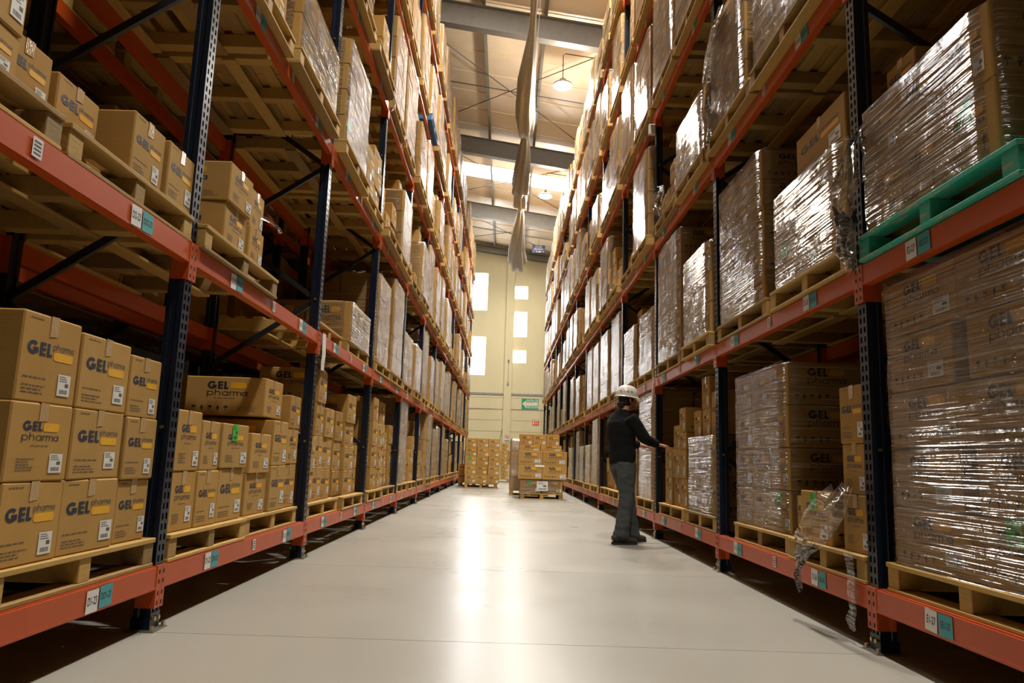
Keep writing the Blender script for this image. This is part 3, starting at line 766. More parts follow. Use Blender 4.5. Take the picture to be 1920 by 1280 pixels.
def wrap(side, bay, lv, pos, y0, w_, h, v0=.03, d=1.0, cols=3, rows=4, style='B', detail=None, label=None, z0=None, green=None, gap=0.0, back=False):
    w_, h, d = rq(w_), rq(h), rq(d)
    if detail is None: detail = bay <= 3 and not back
    NW[0] += 1; sd = NW[0] % 5
    lab = label or '%s carton load, %s pallet, %s' % ('dim back-row' if back else 'film-wrapped', POS[pos], where(side, bay, lv, pos))
    z = (ZT[lv]+PT if z0 is None else z0)+.002
    o = thing('wrapped_load', W(side, y0+w_/2, v0+d/2, z), RZ[side]+random.uniform(-.012, .012), lab, 'wrapped load', 'film-wrapped pallet loads')
    near = -1 if side == 'L' else 1
    if detail:
        nd = 2; cw, ch, cd = w_/cols, h/rows, d/nd
        for i in range(cols):
            for j in range(rows):
                for k in range(nd):
                    gx = 0
                    if gap and cols == 2 and j in (1, 2, 3): gx = (-1 if i == 0 else 1)*0 ; 
                    cwm = rq(cw-.008-(gap if gap and j in (1, 3) else 0)); x = -w_/2+(i+.5)*cw + (0 if not gap or j not in (1, 3) else (-.5 if i == 0 else .5)*gap)
                    c_ = obj('carton', carton_mesh(cwm, rq(cd-.008), rq(ch-.004)), o, (x, -d/2+(k+.5)*cd+random.uniform(0, .012), j*ch+.001), rz=random.uniform(-.012, .012))
                    if k == 0 and (bay <= 2):
                        st = style if len(style) == 1 else style[(i+j) % len(style)]
                        sl = near if ((i == 0) if side == 'L' else (i == cols-1)) else None
                        dress_carton(c_, cwm, rq(cd-.008), rq(ch-.004), st, sl, bool(green and (i, j) == green), tape=False, sticker=random.random() < .65)
                    elif bay <= 2 and ((i == 0) if side == 'L' else (i == cols-1)):
                        obj('side_logo', print_mesh('S', rq(cd-.008), rq(ch-.004)), c_, (near*(cwm/2+.0011), 0, 0), rz=near*PI/2)
    else:
        st_ = obj('stacked_cartons', block_mesh(w_, d, h, cols, rows, sd % 3), o); st_['kind'] = 'stuff'
    if not back: obj('stretch_film', film_mesh(w_, d, h, sd), o)
    return o

# ---- left rack, near bays, measured
L = 'L'
pallet(L, 0, 1, 1, 2.55, 1.19, .01)
for row, v in (('', .03), ('hidden rear ', .60)):
    dd = .56 if not row else .45
    stack(L, 0, 1, 1, 2.58, .37, [.295, .275, .32], 0, ('A', 'B', 'A'), v, dd, row=row)
    stack(L, 0, 1, 1, 2.955, .415, [.295, .28, .30], 1, 'A', v, dd, row=row)
    stack(L, 0, 1, 1, 3.385, .30, [.275, .28, .28], 2, 'A', v, dd, row=row)
pallet(L, 0, 2, 0, 1.45, 1.17, 0.0)
pallet(L, 0, 2, 1, 2.66, 1.12, 0.0)
stack(L, 0, 2, 0, 1.70, .34, [.30, .30], 0, 'A', .10, sl=True); stack(L, 0, 2, 0, 2.06, .33, [.17, .34], 1, 'A', .04); stack(L, 0, 2, 0, 2.40, .28, [.25], 2, 'A', .10)
stack(L, 0, 2, 1, 2.72, .31, [.24], 0, 'A', .11); stack(L, 0, 2, 1, 3.15, .30, [.29], 1, 'A', .02); stack(L, 0, 2, 1, 3.46, .31, [.29], 2, 'A', .02)
pallet(L, 1, 1, 0, 3.88, 1.13, .0)
for row, v in (('', .03), ('hidden rear ', .60)):
    dd = .56 if not row else .45
    stack(L, 1, 1, 0, 3.90, .33, [.31, .32], 0, 'B', v, dd, row=row); stack(L, 1, 1, 0, 4.235, .30, [.31, .275], 1, ('A', 'B'), v, dd, row=row); stack(L, 1, 1, 0, 4.54, .45, [.32, .27], 2, ('A', 'B'), v, dd, green=(1,), row=row)
pallet(L, 1, 1, 1, 5.06, 1.22, .02)
stack(L, 1, 1, 1, 5.08, .44, [.28, .27], 0, 'B', .04); stack(L, 1, 1, 1, 5.54, .40, [.33, .33], 1, 'A', .04, sl=True); stack(L, 1, 1, 1, 5.95, .33, [.34, .28, .26], 2, ('A', 'B'), .05)
carton(L, 5.46, .44, 1.12, .28, .10, .58, 'B', 'large carton lying on top of floor-level stack, left rack second bay', True)
pallet(L, 1, 2, 0, 3.88, 1.28, -.03)
stack(L, 1, 2, 0, 4.21, .37, [.25, .24], 0, 'B', .0, .62, sl=True); stack(L, 1, 2, 0, 4.60, .27, [.23, .25], 1, 'B', .0, .50)
pallet(L, 1, 3, 0, 3.90, 1.10, -.06)
stack(L, 1, 3, 0, 3.95, .45, [.30, .30, .30], 0, 'A', -.02); stack(L, 1, 3, 0, 4.43, .48, [.30, .30, .30], 1, 'A', -.02)
pallet(L, 1, 3, 1, 5.06, 1.30, -.09)
wrap(L, 1, 3, 1, 5.08, 1.26, .56, -.06, 1.0, 3, 2, 'A')
pallet(L, 2, 3, 0, 6.66, 1.20, -.09); wrap(L, 2, 3, 0, 6.70, 1.14, 1.05, -.05, 1.0, 3, 4, 'A', green=(0, 0))
pallet(L, 2, 3, 1, 7.95, 1.15, -.05); stack(L, 2, 3, 1, 8.0, .5, [.28, .30], 0, 'A', -.02); stack(L, 2, 3, 1, 8.52, .5, [.28, .28, .2], 1, 'A', .0)
pallet(L, 2, 2, 1, 7.70, 1.22, .0); wrap(L, 2, 2, 1, 7.74, 1.14, .40, .0, .95, 2, 1, 'B')
pallet(L, 2, 2, 0, 6.58, 1.08, .05)
# ---- right rack, near bays, measured
R = 'R'
pallet(R, 0, 1, 1, 2.48, 1.22, .02)
wrap(R, 0, 1, 1, 2.46, 1.18, 1.34, .04, 1.0, 2, 5, 'S', gap=.05, green=(1, 0), label='tall film-wrapped carton load nearest the camera, right rack floor level')
pallet(R, 0, 2, 1, 2.52, 1.22, -.03, 'green_wood')
wrap(R, 0, 2, 1, 2.66, 1.04, .64, .0, 1.0, 3, 2, 'B', green=(2, 0), label='film-wrapped carton load on the green pallet, right rack second level')
carton(R, 3.34, .28, 1.925+PT+.655, .20, .10, .40, 'A', 'small carton set on top of load on the green pallet')
pallet(R, 0, 2, 0, 1.2, 1.2, .0)
pallet(R, 1, 1, 0, 3.88, 1.02, .0)
stack(R, 1, 1, 0, 3.89, .30, [.30, .265, .31], 0, ('B', 'B', 'A'), .04, .42, sl=True); stack(R, 1, 1, 0, 4.32, .44, [.30], 1, 'B', .03, .45, green=(0,), sl=True); stack(R, 1, 1, 0, 4.77, .13, [.26], 2, 'B', .05, .45)
pallet(R, 1, 1, 1, 4.93, 1.18, .02)
wrap(R, 1, 1, 1, 4.99, 1.12, 1.14, .05, 1.04, 3, 4, 'B', green=(2, 0))
pallet(R, 1, 2, 0, 3.87, 1.18, -.03)
wrap(R, 1, 2, 0, 3.93, 1.08, .64, .0, 1.0, 3, 2, 'A', green=(0, 0))
carton(R, 3.98, .72, 1.925+PT+.655, .30, .05, .40, 'A', 'long carton lying on top of wrapped load, right rack second level')
pallet(R, 1, 2, 1, 5.16, 1.22, -.02)
wrap(R, 1, 2, 1, 5.32, 1.06, 1.18, .02, 1.0, 3, 5, 'A')
pallet(R, 1, 3, 0, 3.95, 1.28, -.08); wrap(R, 1, 3, 0, 4.0, 1.20, .95, -.05, 1.0, 3, 4, 'A', green=(2, 0))
pallet(R, 1, 3, 1, 5.28, 1.20, -.07); wrap(R, 1, 3, 1, 5.46, .94, 1.0, -.04, 1.0, 3, 4, 'B')
pallet(R, 2, 1, 0, 6.58, 1.06, .0); wrap(R, 2, 1, 0, 6.60, 1.0, .70, .03, 1.0, 3, 2, 'B')
stack(R, 2, 1, 0, 6.60, .33, [.40], 0, 'A', .06, z0=.303+PT+.71, k0=2); stack(R, 2, 1, 0, 6.94, .30, [.26, .30], 1, 'B', .06, z0=.303+PT+.71, k0=2); stack(R, 2, 1, 0, 7.26, .30, [.26], 2, 'B', .06, z0=.303+PT+.71, k0=2)
pallet(R, 2, 1, 1, 7.75, 1.20, .0)
stack(R, 2, 1, 1, 7.75, .30, [.30, .30, .17, .26], 0, 'B', .03, .6, sl=True); stack(R, 2, 1, 1, 8.06, .33, [.30, .30, .26], 1, 'B', .04, .6, sl=True); stack(R, 2, 1, 1, 8.42, .40, [.38, .25], 2, 'B', .04, .6)
pallet(R, 2, 2, 0, 6.56, 1.05, -.05); wrap(R, 2, 2, 0, 6.60, .98, .86, -.02, 1.0, 3, 3, 'B', green=(0, 2))
pallet(R, 2, 2, 1, 7.80, 1.2, -.02); wrap(R, 2, 2, 1, 7.84, 1.12, 1.38, .0, 1.0, 3, 5, 'B')
pallet(R, 2, 3, 0, 6.60, 1.15, -.08); wrap(R, 2, 3, 0, 6.62, 1.08, .62, -.06, 1.0, 3, 2, 'A')
pallet(R, 2, 3, 1, 7.85, 1.10, -.06); stack(R, 2, 3, 1, 7.9, .45, [.3, .24], 0, 'A', .0, sl=True); stack(R, 2, 3, 1, 8.38, .5, [.3], 1, 'A', .0)
pallet(R, 2, 4, 0, 6.62, 1.18, -.08); wrap(R, 2, 4, 0, 6.66, 1.1, 1.2, -.06, 1.0, 3, 4, 'A')
pallet(R, 2, 4, 1, 7.88, 1.18, -.08); wrap(R, 2, 4, 1, 7.92, 1.1, 1.3, -.06, 1.0, 3, 4, 'B')
done = {(s, b_, l) for s in 'LR' for b_ in (0, 1, 2) for l in (1, 2, 3)} - {('L', 2, 1), ('L', 0, 3), ('R', 0, 3)} | {('R', 2, 4)}
# ---- the rest of both racks
rg = random.Random(21)
def auto(side, bay, lv):
    y0 = postY(bay)+.07
    ov = -.01 if lv == 1 else (-.03 if lv == 2 else -.08)
    for pos in (0, 1):
        w_ = rg.choice((1.12, 1.16, 1.2)); ya = y0+.03+pos*1.28+rg.uniform(-.02, .03); v = ov+rg.uniform(-.02, .03)
        if side == 'L':
            p = {1: .92 if bay < 5 else .45, 2: .12, 3: .25}.get(lv, .22)
        else:
            p = {1: .55, 2: .15, 3: .22}.get(lv, .10)
        loose = rg.random() < p
        if bay == 0 and lv == 3: loose = False
        mat = 'blue_wood' if (side, bay, lv, pos) in (('L', 5, 3, 0), ('L', 4, 5, 1)) else 'pallet_wood'
        pallet(side, bay, lv, pos, ya, w_, v, mat)
        if loose:
            y = ya+.01; ci = 0
            while y < ya+w_-.2 and ci < 4:
                cw = rg.choice((.30, .34, .38, .44)); cw = min(cw, ya+w_-y)
                nh = rg.choice((2, 3, 4) if lv == 1 else (1, 2, 3)); hs = [rg.choice((.26, .28, .31)) for _ in range(nh)]
                stack(side, bay, lv, pos, y, cw, hs, ci, rg.choice('AB'), v+.04+rg.uniform(0, .10), .56, sl=(bay < 5))
                y += cw+rg.choice((0, 0, .03)); ci += 1
        else:
            h = rg.choice((.82, .98, 1.12, 1.22, 1.30, 1.36)); ww = rg.choice((1.04, 1.10)); cols = rg.choice((2, 3, 3)); rows = max(2, round(h/.29))
            wrap(side, bay, lv, pos, ya+.03, ww, h, v+.03, 1.0, cols, rows, rg.choice(('A', 'B', 'S')) if cols == 3 else 'S')
            if h < 1.0 and rg.random() < .5:
                stack(side, bay, lv, pos, ya+.1+rg.uniform(0, .4), .36, [.26], 0, 'A', v+.15, .5, z0=ZT[lv]+PT+h+.015, k0=4)
todo = [(bay, lv, side) for side in 'LR' for bay in range(NP[side]) for lv in range(1, 7) if (side, bay, lv) not in done and seen(bay, lv)]
todo.sort()
for bay, lv, side in todo: auto(side, bay, lv)
# ---- the dim row behind
for side in 'LR':
    for bay in range(4):
        for lv in range(1, 5):
            if not seen(bay, lv): continue
            for pos in (0, 1):
                ya = postY(bay)+.09+pos*1.29
                pallet_at(W(side, ya+.58, 1.25+PD/2, ZT[lv]), RZ[side], 1.16, 'dim pallet in the back row, %s, %s' % (POS[pos], where(side, bay, lv, pos)), bay < 3 and lv > 1, group='back-row pallets')
                if (side, bay, lv) in ((L, 0, 1), (L, 1, 1)) and pos == 0: continue
                wrap(side, bay, lv, pos, ya+.03, 1.10, rg.choice((.84, 1.12, 1.3)), 1.29, .95, 3, 4, back=True)
# ---- pallets standing on the aisle floor
G = 'floor'
def fcarton(x0, x1, y, z0, z1, d, style, label, green=False, rzj=0, sl=None):
    w_, h, d = rq(x1-x0-.006), rq(z1-z0-.002), rq(d); NC[0] += 1
    o = tag(obj('carton', carton_mesh(w_, d, h), None, ((x0+x1)/2, y+d/2, z0+.001), rzj), label, 'carton', 'cartons stacked in the aisle')
    dress_carton(o, w_, d, h, style, sl, green, tape=False); return o
def fpallet(x0, x1, y, label): return pallet_at(((x0+x1)/2, y+PD/2, 0), 0, rq(x1-x0), label, True)
fpallet(.40, 1.40, 17.8, 'wooden pallet on the aisle floor under the stack with wrapped base')
o = thing('wrapped_load', (.89, 18.32, PT+.002), 0, 'low film-wrapped tier at the base of right aisle stack', 'wrapped load')
for k in range(2):
    c_ = obj('carton', carton_mesh(.48, .98, .31), o, (-.25+.5*k, 0, .001)); dress_carton(c_, .48, .98, .31, 'S', None, k == 0, tape=False)
obj('stretch_film', film_mesh(1.0, .99, .31, 2), o)
obj('paper_sheet', sticker_mesh(.26, .22), o, (.02, -.525, .06))
zz = PT+.325
for j, (za, zb) in enumerate(((0, .33), (.331, .65))):
    for k in range(2):
        fcarton(.33+k*.575, .33+(k+1)*.575, 17.80, zz+za, zz+zb, .50, 'S', 'wide carton, %s row, %s side, front of right aisle stack' % (('lower', 'upper')[j], ('left', 'right')[k]))
        fcarton(.36+k*.53, .36+(k+1)*.53, 18.32, zz+za, zz+zb, .50, 'S', 'wide carton, %s row, %s side, hidden rear of right aisle stack' % (('lower', 'upper')[j], ('left', 'right')[k]))
for k in range(2): fcarton(.35+k*.52, .35+(k+1)*.52, 18.32, zz+.652, zz+.80, .50, 'S', 'flat carton, %s side, fourth tier of right aisle stack' % ('left', 'right')[k])
for k in range(3): fcarton(.36+k*.325, .36+(k+1)*.325, 18.34, zz+.802, zz+1.06, .45, 'B', 'small top carton, %s of three, right aisle stack' % ('left', 'middle', 'right')[k])
mb = MB(); mb.box(-.11, .11, -.004, .20, 0, .004, 0); mb.quad((-.11, -.005, .0), (.11, -.005, .0), (.11, -.012, -.045), (-.11, -.012, -.045), 0)
tag(obj('paper_slip', mb.mesh('slip', ['paper_white']), None, (.84, 17.80, zz+.331)), 'white paper slip hanging between cartons of right aisle stack', 'paper')
# second wrapped load behind it, towards the centre
fpallet(.16, 1.16, 19.6, 'wooden pallet on the aisle floor behind the right aisle stack')
o = thing('wrapped_load', (.66, 20.12, PT+.002), 0, 'film-wrapped tall load standing behind the right aisle stack', 'wrapped load')
for i in range(3):
    for j in range(4):
        for k in range(2): obj('carton', carton_mesh(.32, .49, .32), o, (-.33+.33*i, -.25+.5*k, .001+.324*j))
obj('stretch_film', film_mesh(1.0, 1.0, 1.30, 3), o)
# left aisle stack, three wide and five high
fpallet(-1.22, -.20, 23.9, 'wooden pallet on the aisle floor under the fifteen-carton stack')
for j in range(5):
    for i in range(3):
        x = -1.24+i*.37+random.uniform(-.01, .01); z = PT+j*.282
        fcarton(x, x+.365, 23.92+(.05 if j == 4 else 0), z, z+.28, .50, 'B', 'carton in the left aisle stack, %s tier, %s column' % (TIER[j], ('left', 'middle', 'right')[i]), (i, j) == (0, 2))
        fcarton(x, x+.365, 24.44, z, z+.28, .50, 'B', 'hidden rear carton in left aisle stack, %s tier, %s column' % (TIER[j], ('left', 'middle', 'right')[i]))
fpallet(-1.50, -.50, 25.2, 'wooden pallet on the aisle floor behind the fifteen-carton stack')
for j in range(2):
    for i in range(2): fcarton(-1.52+.5*i, -1.04+.5*i, 25.2, PT+.30*j, PT+.30*j+.298, .6, 'A', 'carton behind the left aisle stack, %s tier, %s' % (TIER[j], ('left', 'right')[i]))
fpallet(-.28, .62, 31.0, 'farthest wooden pallet on the aisle floor')
for j, n_ in enumerate((1, 1, 2, 2, 1)):
    for i in range(n_): fcarton(-.12+.27*i-(.05 if n_ == 2 else 0), .17+.27*i-(.05 if n_ == 2 else 0), 31.0, PT+.29*j, PT+.29*j+.286, .5, 'B', 'carton in the far aisle stack, %s tier%s' % (TIER[j], ', right one' if i else ''))
if FAR.f:
    me = FAR.mesh('cartons', ['cardboard']); o = tag(obj('distant_cartons', me), 'mass of loose brown cartons in the farthest rack bays', 'cartons'); o['kind'] = 'stuff'

# ------------------------------------------------------------------ the person
def fuse(mb, voxel, smooth, mats, pick=None, sub=0):
    me = bpy.data.meshes.new('f'); me.from_pydata(mb.v, [], mb.f); me.update()
    bm = bmesh.new(); bm.from_mesh(me); bmesh.ops.recalc_face_normals(bm, faces=bm.faces); bm.to_mesh(me); bm.free()
    o = bpy.data.objects.new('f', me); COL.objects.link(o)
    md = o.modifiers.new('r', 'REMESH'); md.mode = 'VOXEL'; md.voxel_size = voxel; md.use_smooth_shade = True
    sm = o.modifiers.new('s', 'SMOOTH'); sm.iterations = smooth; sm.factor = .5
    dg = bpy.context.evaluated_depsgraph_get(); out = bpy.data.meshes.new_from_object(o.evaluated_get(dg))
    bpy.data.objects.remove(o)
    out.materials.clear()
    for m in mats: out.materials.append(M[m])
    for p in out.polygons:
        p.use_smooth = True
        if pick: p.material_index = pick(p.center)
    return out
def ell(mb, c, r, seg=14, rings=9):
    pts = []; rad = []
    for k in range(rings+1):
        a = -PI/2+PI*k/rings; pts.append((c[0], c[1], c[2]+r[2]*math.sin(a))); q = max(.02, math.cos(a)); rad.append((r[1]*q, r[0]*q))
    i0 = len(mb.v)
    mb.tube(pts, rad, seg)
per = thing('person', (1.33, 8.52, 0), math.radians(22), 'person in white helmet, black sweater and grey jeans handling cartons', 'person')
def hand(mb, wr, s_):
    wr = Vector(wr)
    mb.tube([wr+Vector((-.03, 0, 0)), wr+Vector((.03, 0, -.004)), wr+Vector((.085, 0, -.012)), wr+Vector((.10, 0, -.014))], [(.026, .022), (.036, .017), (.042, .016), (.036, .013)], 12)
    for k, (o_, l) in enumerate(((-.030, .066), (-.010, .076), (.011, .071), (.031, .055))):
        a = wr+Vector((.085, o_*s_, -.012)); b_ = a+Vector((l*.55, o_*.10*s_, -.008)); c_ = b_+Vector((l*.42, 0, -.026))
        mb.tube([a, b_, c_], [.0098, .0092, .0078], 8)
    a = wr+Vector((.020, -.030*s_, -.004)); mb.tube([a, a+Vector((.034, -.022*s_, -.012)), a+Vector((.066, -.022*s_, -.022))], [.013, .0115, .009], 8)
wrR, wrL = (.36, -.17, 1.095), (.35, .17, 1.085)
elR, elL = (.15, -.245, 1.14), (.14, .25, 1.13)
shR, shL = (-.01, -.175, 1.385), (-.01, .175, 1.385)
kR, kL = (.0, -.10, .49), (.14, .105, .50); aR, aL = (-.07, -.105, .10), (.20, .11, .10); hR, hL = (0, -.088, .88), (.01, .088, .88)
# body
mb = MB()
ell(mb, (.065, 0, 1.585), (.098, .076, .118))
mb.tube([(.10, 0, 1.50), (.125, 0, 1.515), (.14, 0, 1.53)], [(.045, .03), (.04, .03), (.025, .02)], 10)          # jaw and chin
mb.tube([(.155, 0, 1.605), (.178, 0, 1.575), (.182, 0, 1.562)], [.012, .016, .013], 8)                          # nose
mb.tube([(.145, -.02, 1.542), (.155, 0, 1.542), (.145, .02, 1.542)], .010, 6)                                  # lips
for s_ in (-1, 1):
    mb.tube([(.055, s_*.074, 1.612), (.045, s_*.088, 1.60), (.052, s_*.086, 1.57), (.064, s_*.076, 1.555)], [.010, .014, .012, .008], 8)   # ears
    mb.tube([(.15, s_*.045, 1.622), (.158, s_*.028, 1.625), (.156, s_*.014, 1.622)], .008, 6)                   # brows
mb.tube([(0, 0, 1.36), (.01, 0, 1.45), (.04, 0, 1.53)], [(.09, .075), (.060, .060), (.056, .058)], 14)
mb.tube([(0, 0, .86), (0, 0, 1.0), (-.01, 0, 1.15), (-.015, 0, 1.30), (-.01, 0, 1.40)], [(.145, .10), (.135, .095), (.145, .10), (.165, .11), (.12, .08)], 18)
for a, e, wr, s_ in ((shR, elR, wrR, 1), (shL, elL, wrL, -1)):
    mb.tube([a, e, wr], [.05, .040, .028], 12); hand(mb, wr, s_)
for h_, k_, a_ in ((hR, kR, aR), (hL, kL, aL)): mb.tube([h_, k_, a_], [.08, .052, .038], 12)
obj('body', fuse(mb, .0085, 3, ['skin']), per)
# sweater
mb = MB()
mb.tube([(0, 0, .855), (0, 0, .875), (0, 0, .96), (-.005, 0, 1.06), (-.02, 0, 1.20), (-.025, 0, 1.32), (-.015, 0, 1.40), (0, 0, 1.445)], [(.168, .128), (.178, .138), (.182, .142), (.178, .138), (.196, .148), (.202, .142), (.155, .105), (.085, .08)], 22)
mb.tube([(.004, 0, 1.42), (.012, 0, 1.475)], [(.075, .075), (.068, .068)], 16)
for a, e, wr in ((shR, elR, wrR), (shL, elL, wrL)):
    a = Vector(a); e = Vector(e); wr = Vector(wr)
    mb.tube([a+Vector((-.01, 0, .0)), a.lerp(e, .35), e, e.lerp(wr, .4), e.lerp(wr, .88), e.lerp(wr, .93)], [.082, .076, .064, .056, .047, .040], 14)
sw = fuse(mb, .012, 4, ['sweater_black'])
for v in sw.vertices:
    p = v.co; v.co = p + v.normal*(.006*mnoise.noise(Vector((p.x*6, p.y*6, p.z*14)))+.004*mnoise.noise(Vector((p.x*16, p.y*16, p.z*30))))
obj('sweater', sw, per)
# trousers
mb = MB()
mb.tube([(0, 0, .93), (0, 0, .88), (0, 0, .82)], [(.160, .122), (.168, .135), (.160, .130)], 20)
for h_, k_, a_ in ((hR, kR, aR), (hL, kL, aL)):
    h_, k_, a_ = Vector(h_), Vector(k_), Vector(a_)
    mb.tube([h_, h_.lerp(k_, .35), h_.lerp(k_, .7), k_, k_.lerp(a_, .4), k_.lerp(a_, .85), a_+Vector((0, 0, -.005)), a_+Vector((-.005, 0, -.035))], [(.092, .122), (.096, .112), (.085, .094), (.078, .084), (.076, .082), (.076, .084), (.080, .090), (.078, .088)], 16)
tr = fuse(mb, .012, 4, ['jeans_grey'])
for v in tr.vertices:
    p = v.co; k = .5+max(0, (.35-p.z)*3)
    v.co = p + v.normal*(.009*k*mnoise.noise(Vector((p.x*5, p.y*5, p.z*20)))+.004*mnoise.noise(Vector((p.x*18, p.y*18, p.z*18))))
obj('trousers', tr, per)
# shoes
for (x, y, z), rz in ((aR, -.10), (aL, .12)):
    mb = MB()
    mb.tube([(-.105, 0, .055), (-.08, 0, .066), (0, 0, .066), (.07, 0, .052), (.13, 0, .044), (.175, 0, .040), (.195, 0, .036)], [(.030, .035), (.042, .048), (.046, .050), (.048, .040), (.050, .034), (.040, .026), (.018, .014)], 14)
    mb.tube([(-.02, 0, .06), (-.03, 0, .13)], [(.050, .056), (.048, .054)], 14)
    sh = obj('shoe', fuse(mb, .009, 4, ['shoe_brown']), per, (x, y, 0), rz)
    mb = MB(); out = [(-.112, .0), (-.10, .035), (-.03, .042), (.06, .046), (.13, .050), (.18, .036), (.20, 0)]
    ring = out + [(a, -b_) for a, b_ in out[-2:0:-1]]
    mb.poly([(a, b_, .001) for a, b_ in ring[::-1]]); mb.poly([(a, b_, .028) for a, b_ in ring])
    for q in range(len(ring)):
        a, b_ = ring[q], ring[(q+1) % len(ring)]; mb.quad((a[0], a[1], .001), (b_[0], b_[1], .001), (b_[0], b_[1], .028), (a[0], a[1], .028))
    obj('sole', mb.mesh('sole', ['sole_black']), sh)
# hair: a cap over the back and sides of the head
mb = MB(); ell(mb, (.045, 0, 1.60), (.096, .086, .116)); mb.tube([(-.022, 0, 1.50), (-.03, 0, 1.56)], [(.055, .028), (.065, .04)], 10)
mb.tube([(.05, -.078, 1.63), (.062, -.080, 1.59)], .013, 8); mb.tube([(.05, .078, 1.63), (.062, .080, 1.59)], .013, 8)
obj('hair', fuse(mb, .008, 2, ['hair_black']), per)
# helmet
hm = obj('helmet', None, per, (.055, 0, 1.635), rot=(0, .10, 0))
mb = MB(); pts = []; rad = []
for k in range(9):
    a = PI/2*k/8; pts.append((0, 0, .125*math.sin(a))); q = max(.01, math.cos(a)**.75); rad.append((.112*q, .138*q))
mb.tube([(0, 0, -.012)]+pts, [(.112, .138)]+rad, 26); me = mb.mesh('shell', ['helmet_white'], True); obj('shell', me, hm)
mb = MB(); n = 26
for q in range(n):
    a0, a1 = 2*PI*q/n, 2*PI*(q+1)/n
    def rim(a, o_): 
        ext = .012+(.055*max(0, math.cos(a))**1.5)
        return ((.138+o_*ext)*math.cos(a), (.112+o_*min(ext, .03))*math.sin(a), -.012-o_*.012*(1+max(0, math.cos(a))))
    p = [rim(a0, 0), rim(a1, 0), rim(a1, 1), rim(a0, 1)]; up = [(x, y, z+.006) for x, y, z in p]
    mb.quad(*up); mb.quad(*p[::-1]); mb.quad(p[3], p[2], up[2], up[3])
obj('brim', mb.mesh('brim', ['helmet_white']), hm)
mb = MB(); mb.tube([(-.142, 0, .012), (-.150, 0, .012)], .02, 10); obj('ratchet_knob', mb.mesh('knob', ['helmet_white']), hm)
for k, ch in enumerate('UION'):
    a = math.radians(-150+k*19); o = obj('lettering', text_mesh(ch, .034, 'print_black', .01), hm, (.1395*math.cos(a)*.985, .1135*math.sin(a)*.985, .036), rot=(-.18, 0, a+PI/2))

# ------------------------------------------------------------------ loose film, cords, paper
def wad(name, path, width, label, mat='film_wad', seed=0, amp=.02, nz=5):
    mb = MB(); n = len(path); uv = []
    for k, p in enumerate(path):
        p = Vector(p); ww = width[k] if isinstance(width, (list, tuple)) else width
        for q in range(nz+1):
            f = q/nz-.5
            j = Vector((mnoise.noise(Vector((k*.9+seed, q*1.3, 0))), mnoise.noise(Vector((k*.8, q*1.1+seed, 5))), mnoise.noise(Vector((k*.7, q*1.7, 9+seed)))))*amp
            mb.v.append(tuple(p+Vector((0, f*ww, 0))+j)); uv.append((q*ww/nz, k*.05))
    for k in range(n-1):
        for q in range(nz):
            a = k*(nz+1)+q; mb.f.append((a, a+1, a+nz+2, a+nz+1)); mb.mi.append(0)
    me = mb.mesh(name, [mat], True); ul = me.uv_layers.new(name='UVMap')
    for lp in me.loops: ul.data[lp.index].uv = uv[lp.vertex_index]
    return tag(obj(name, me), label, 'film' if 'film' in name else 'strip')
# film hanging off the green-pallet load in front of the first right post
wad('film_tail', [(1.80, 3.66, 2.62), (1.76, 3.72, 2.52), (1.77, 3.78, 2.40), (1.755, 3.80, 2.28), (1.775, 3.82, 2.16), (1.76, 3.79, 2.04), (1.775, 3.77, 1.95), (1.79, 3.75, 1.89)], [.06, .16, .24, .26, .22, .16, .14, .08], 'crumpled clear film hanging over the first right post', seed=1, amp=.07, nz=9)
wad('film_twist', [(1.78, 3.60, 2.62), (1.77, 3.60, 2.54), (1.775, 3.59, 2.45), (1.77, 3.59, 2.36), (1.77, 3.58, 2.31)], [.03, .035, .025, .03, .045], 'twisted white film tail on the load over green pallet', seed=4, amp=.02, nz=4)
wad('film_sheet', [(1.79, 4.0, .78), (1.75, 4.06, .72), (1.73, 4.12, .64), (1.72, 4.18, .55), (1.715, 4.26, .47), (1.71, 4.38, .40), (1.71, 4.43, .33), (1.71, 4.45, .26), (1.715, 4.43, .20)], [.22, .36, .50, .50, .40, .18, .05, .03, .02], 'torn clear film sheet trailing off the low cartons, right rack', seed=7, amp=.05, nz=9)
wad('film_strip', [(1.79, 3.97, .44), (1.80, 3.97, .34), (1.798, 3.97, .25), (1.80, 3.97, .16), (1.79, 3.97, .11), (1.80, 3.97, .07)], [.10, .09, .09, .08, .10, .08], 'grimy clear tape strip hanging below beam at first right post', seed=9, amp=.015, nz=4)
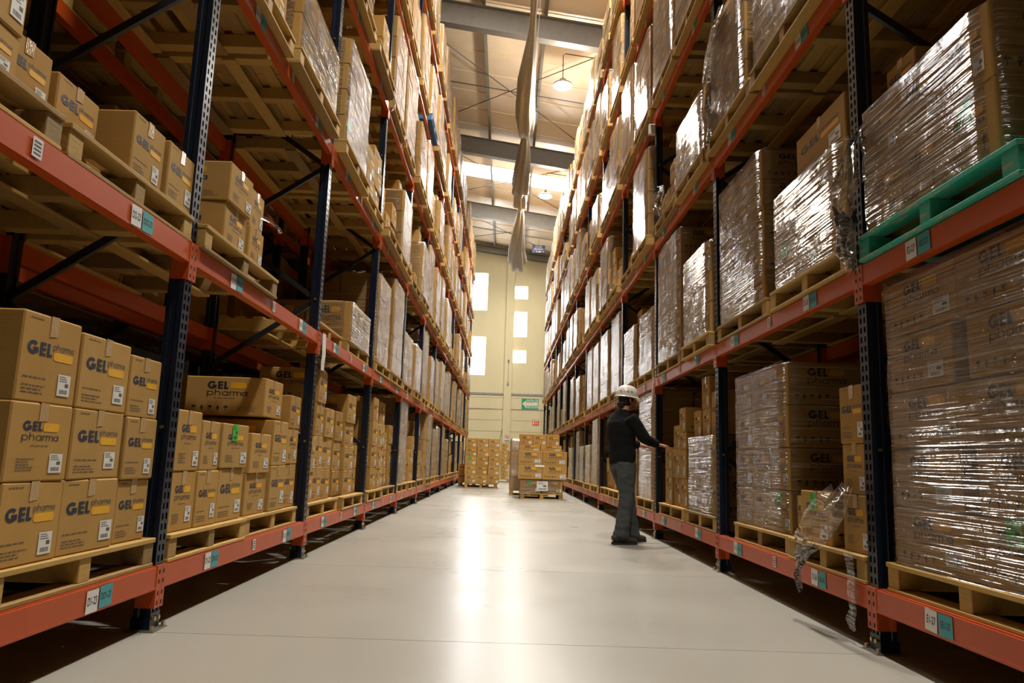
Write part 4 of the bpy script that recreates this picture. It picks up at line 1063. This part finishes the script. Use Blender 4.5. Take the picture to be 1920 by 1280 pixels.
wad('film_sheet', [(1.79, 6.05, 4.88), (1.75, 6.15, 4.75), (1.74, 6.28, 4.55), (1.75, 6.36, 4.35), (1.74, 6.40, 4.12), (1.75, 6.40, 3.92), (1.76, 6.38, 3.76)], [.10, .30, .34, .22, .20, .18, .10], 'crumpled film sheet on the third-level load by second right post', seed=12, amp=.06, nz=9)
wad('film_bundle', [(1.78, 8.55, 4.16), (1.73, 8.52, 4.10), (1.70, 8.50, 4.00), (1.73, 8.52, 3.90), (1.76, 8.55, 3.82)], [.15, .45, .55, .45, .2], 'bunched clear film on low third-level cartons, third right bay', seed=15, amp=.10, nz=10)
wad('film_knot', [(-1.60, 9.02, 5.62), (-1.58, 9.05, 5.52), (-1.57, 9.08, 5.42), (-1.58, 9.10, 5.34), (-1.60, 9.10, 5.28)], [.06, .10, .12, .14, .06], 'knotted film tail hanging by the third left post', seed=18, amp=.05, nz=6)
wad('film_tail', [(-1.70, 4.80, 2.42), (-1.64, 4.86, 2.40), (-1.58, 4.90, 2.37), (-1.575, 4.93, 2.34)], [.04, .06, .05, .03], 'small film scrap sticking out of second-level cartons, left rack', seed=21, amp=.03, nz=4)
wad('paper_strip', [(-1.642, 6.62, 1.93), (-1.640, 6.62, 1.84), (-1.638, 6.63, 1.74), (-1.640, 6.62, 1.66), (-1.638, 6.61, 1.60)], [.12, .12, .13, .12, .11], 'cream paper strip hanging from the second-level beam, left rack', 'paper_white', 2, .004, 3)
mb = MB(); mb.tube([(1.808, 9.15, 1.93), (1.79, 9.15, 1.80), (1.785, 9.14, 1.66), (1.77, 9.12, 1.58), (1.74, 9.08, 1.53)], .008, 6)
tag(obj('white_cord', mb.mesh('cord', ['cord_white'])), 'short white cord dangling from second-level beam behind the person', 'cord')
mb = MB(); mb.box(-.04, .04, -.03, .03, -.07, .07); o = thing('sensor_box', (1.79, postY(3), 5.12), 0, 'small white box fixed to third right post near fourth level', 'box'); obj('case', bevel_box(.09, .05, .14, .008, 'paper_white'), o)
mb = MB(); mb.tube([(0, .02, .02), (0, .05, .02)], .01, 6); obj('clip', mb.mesh('clip', ['paper_white']), o)
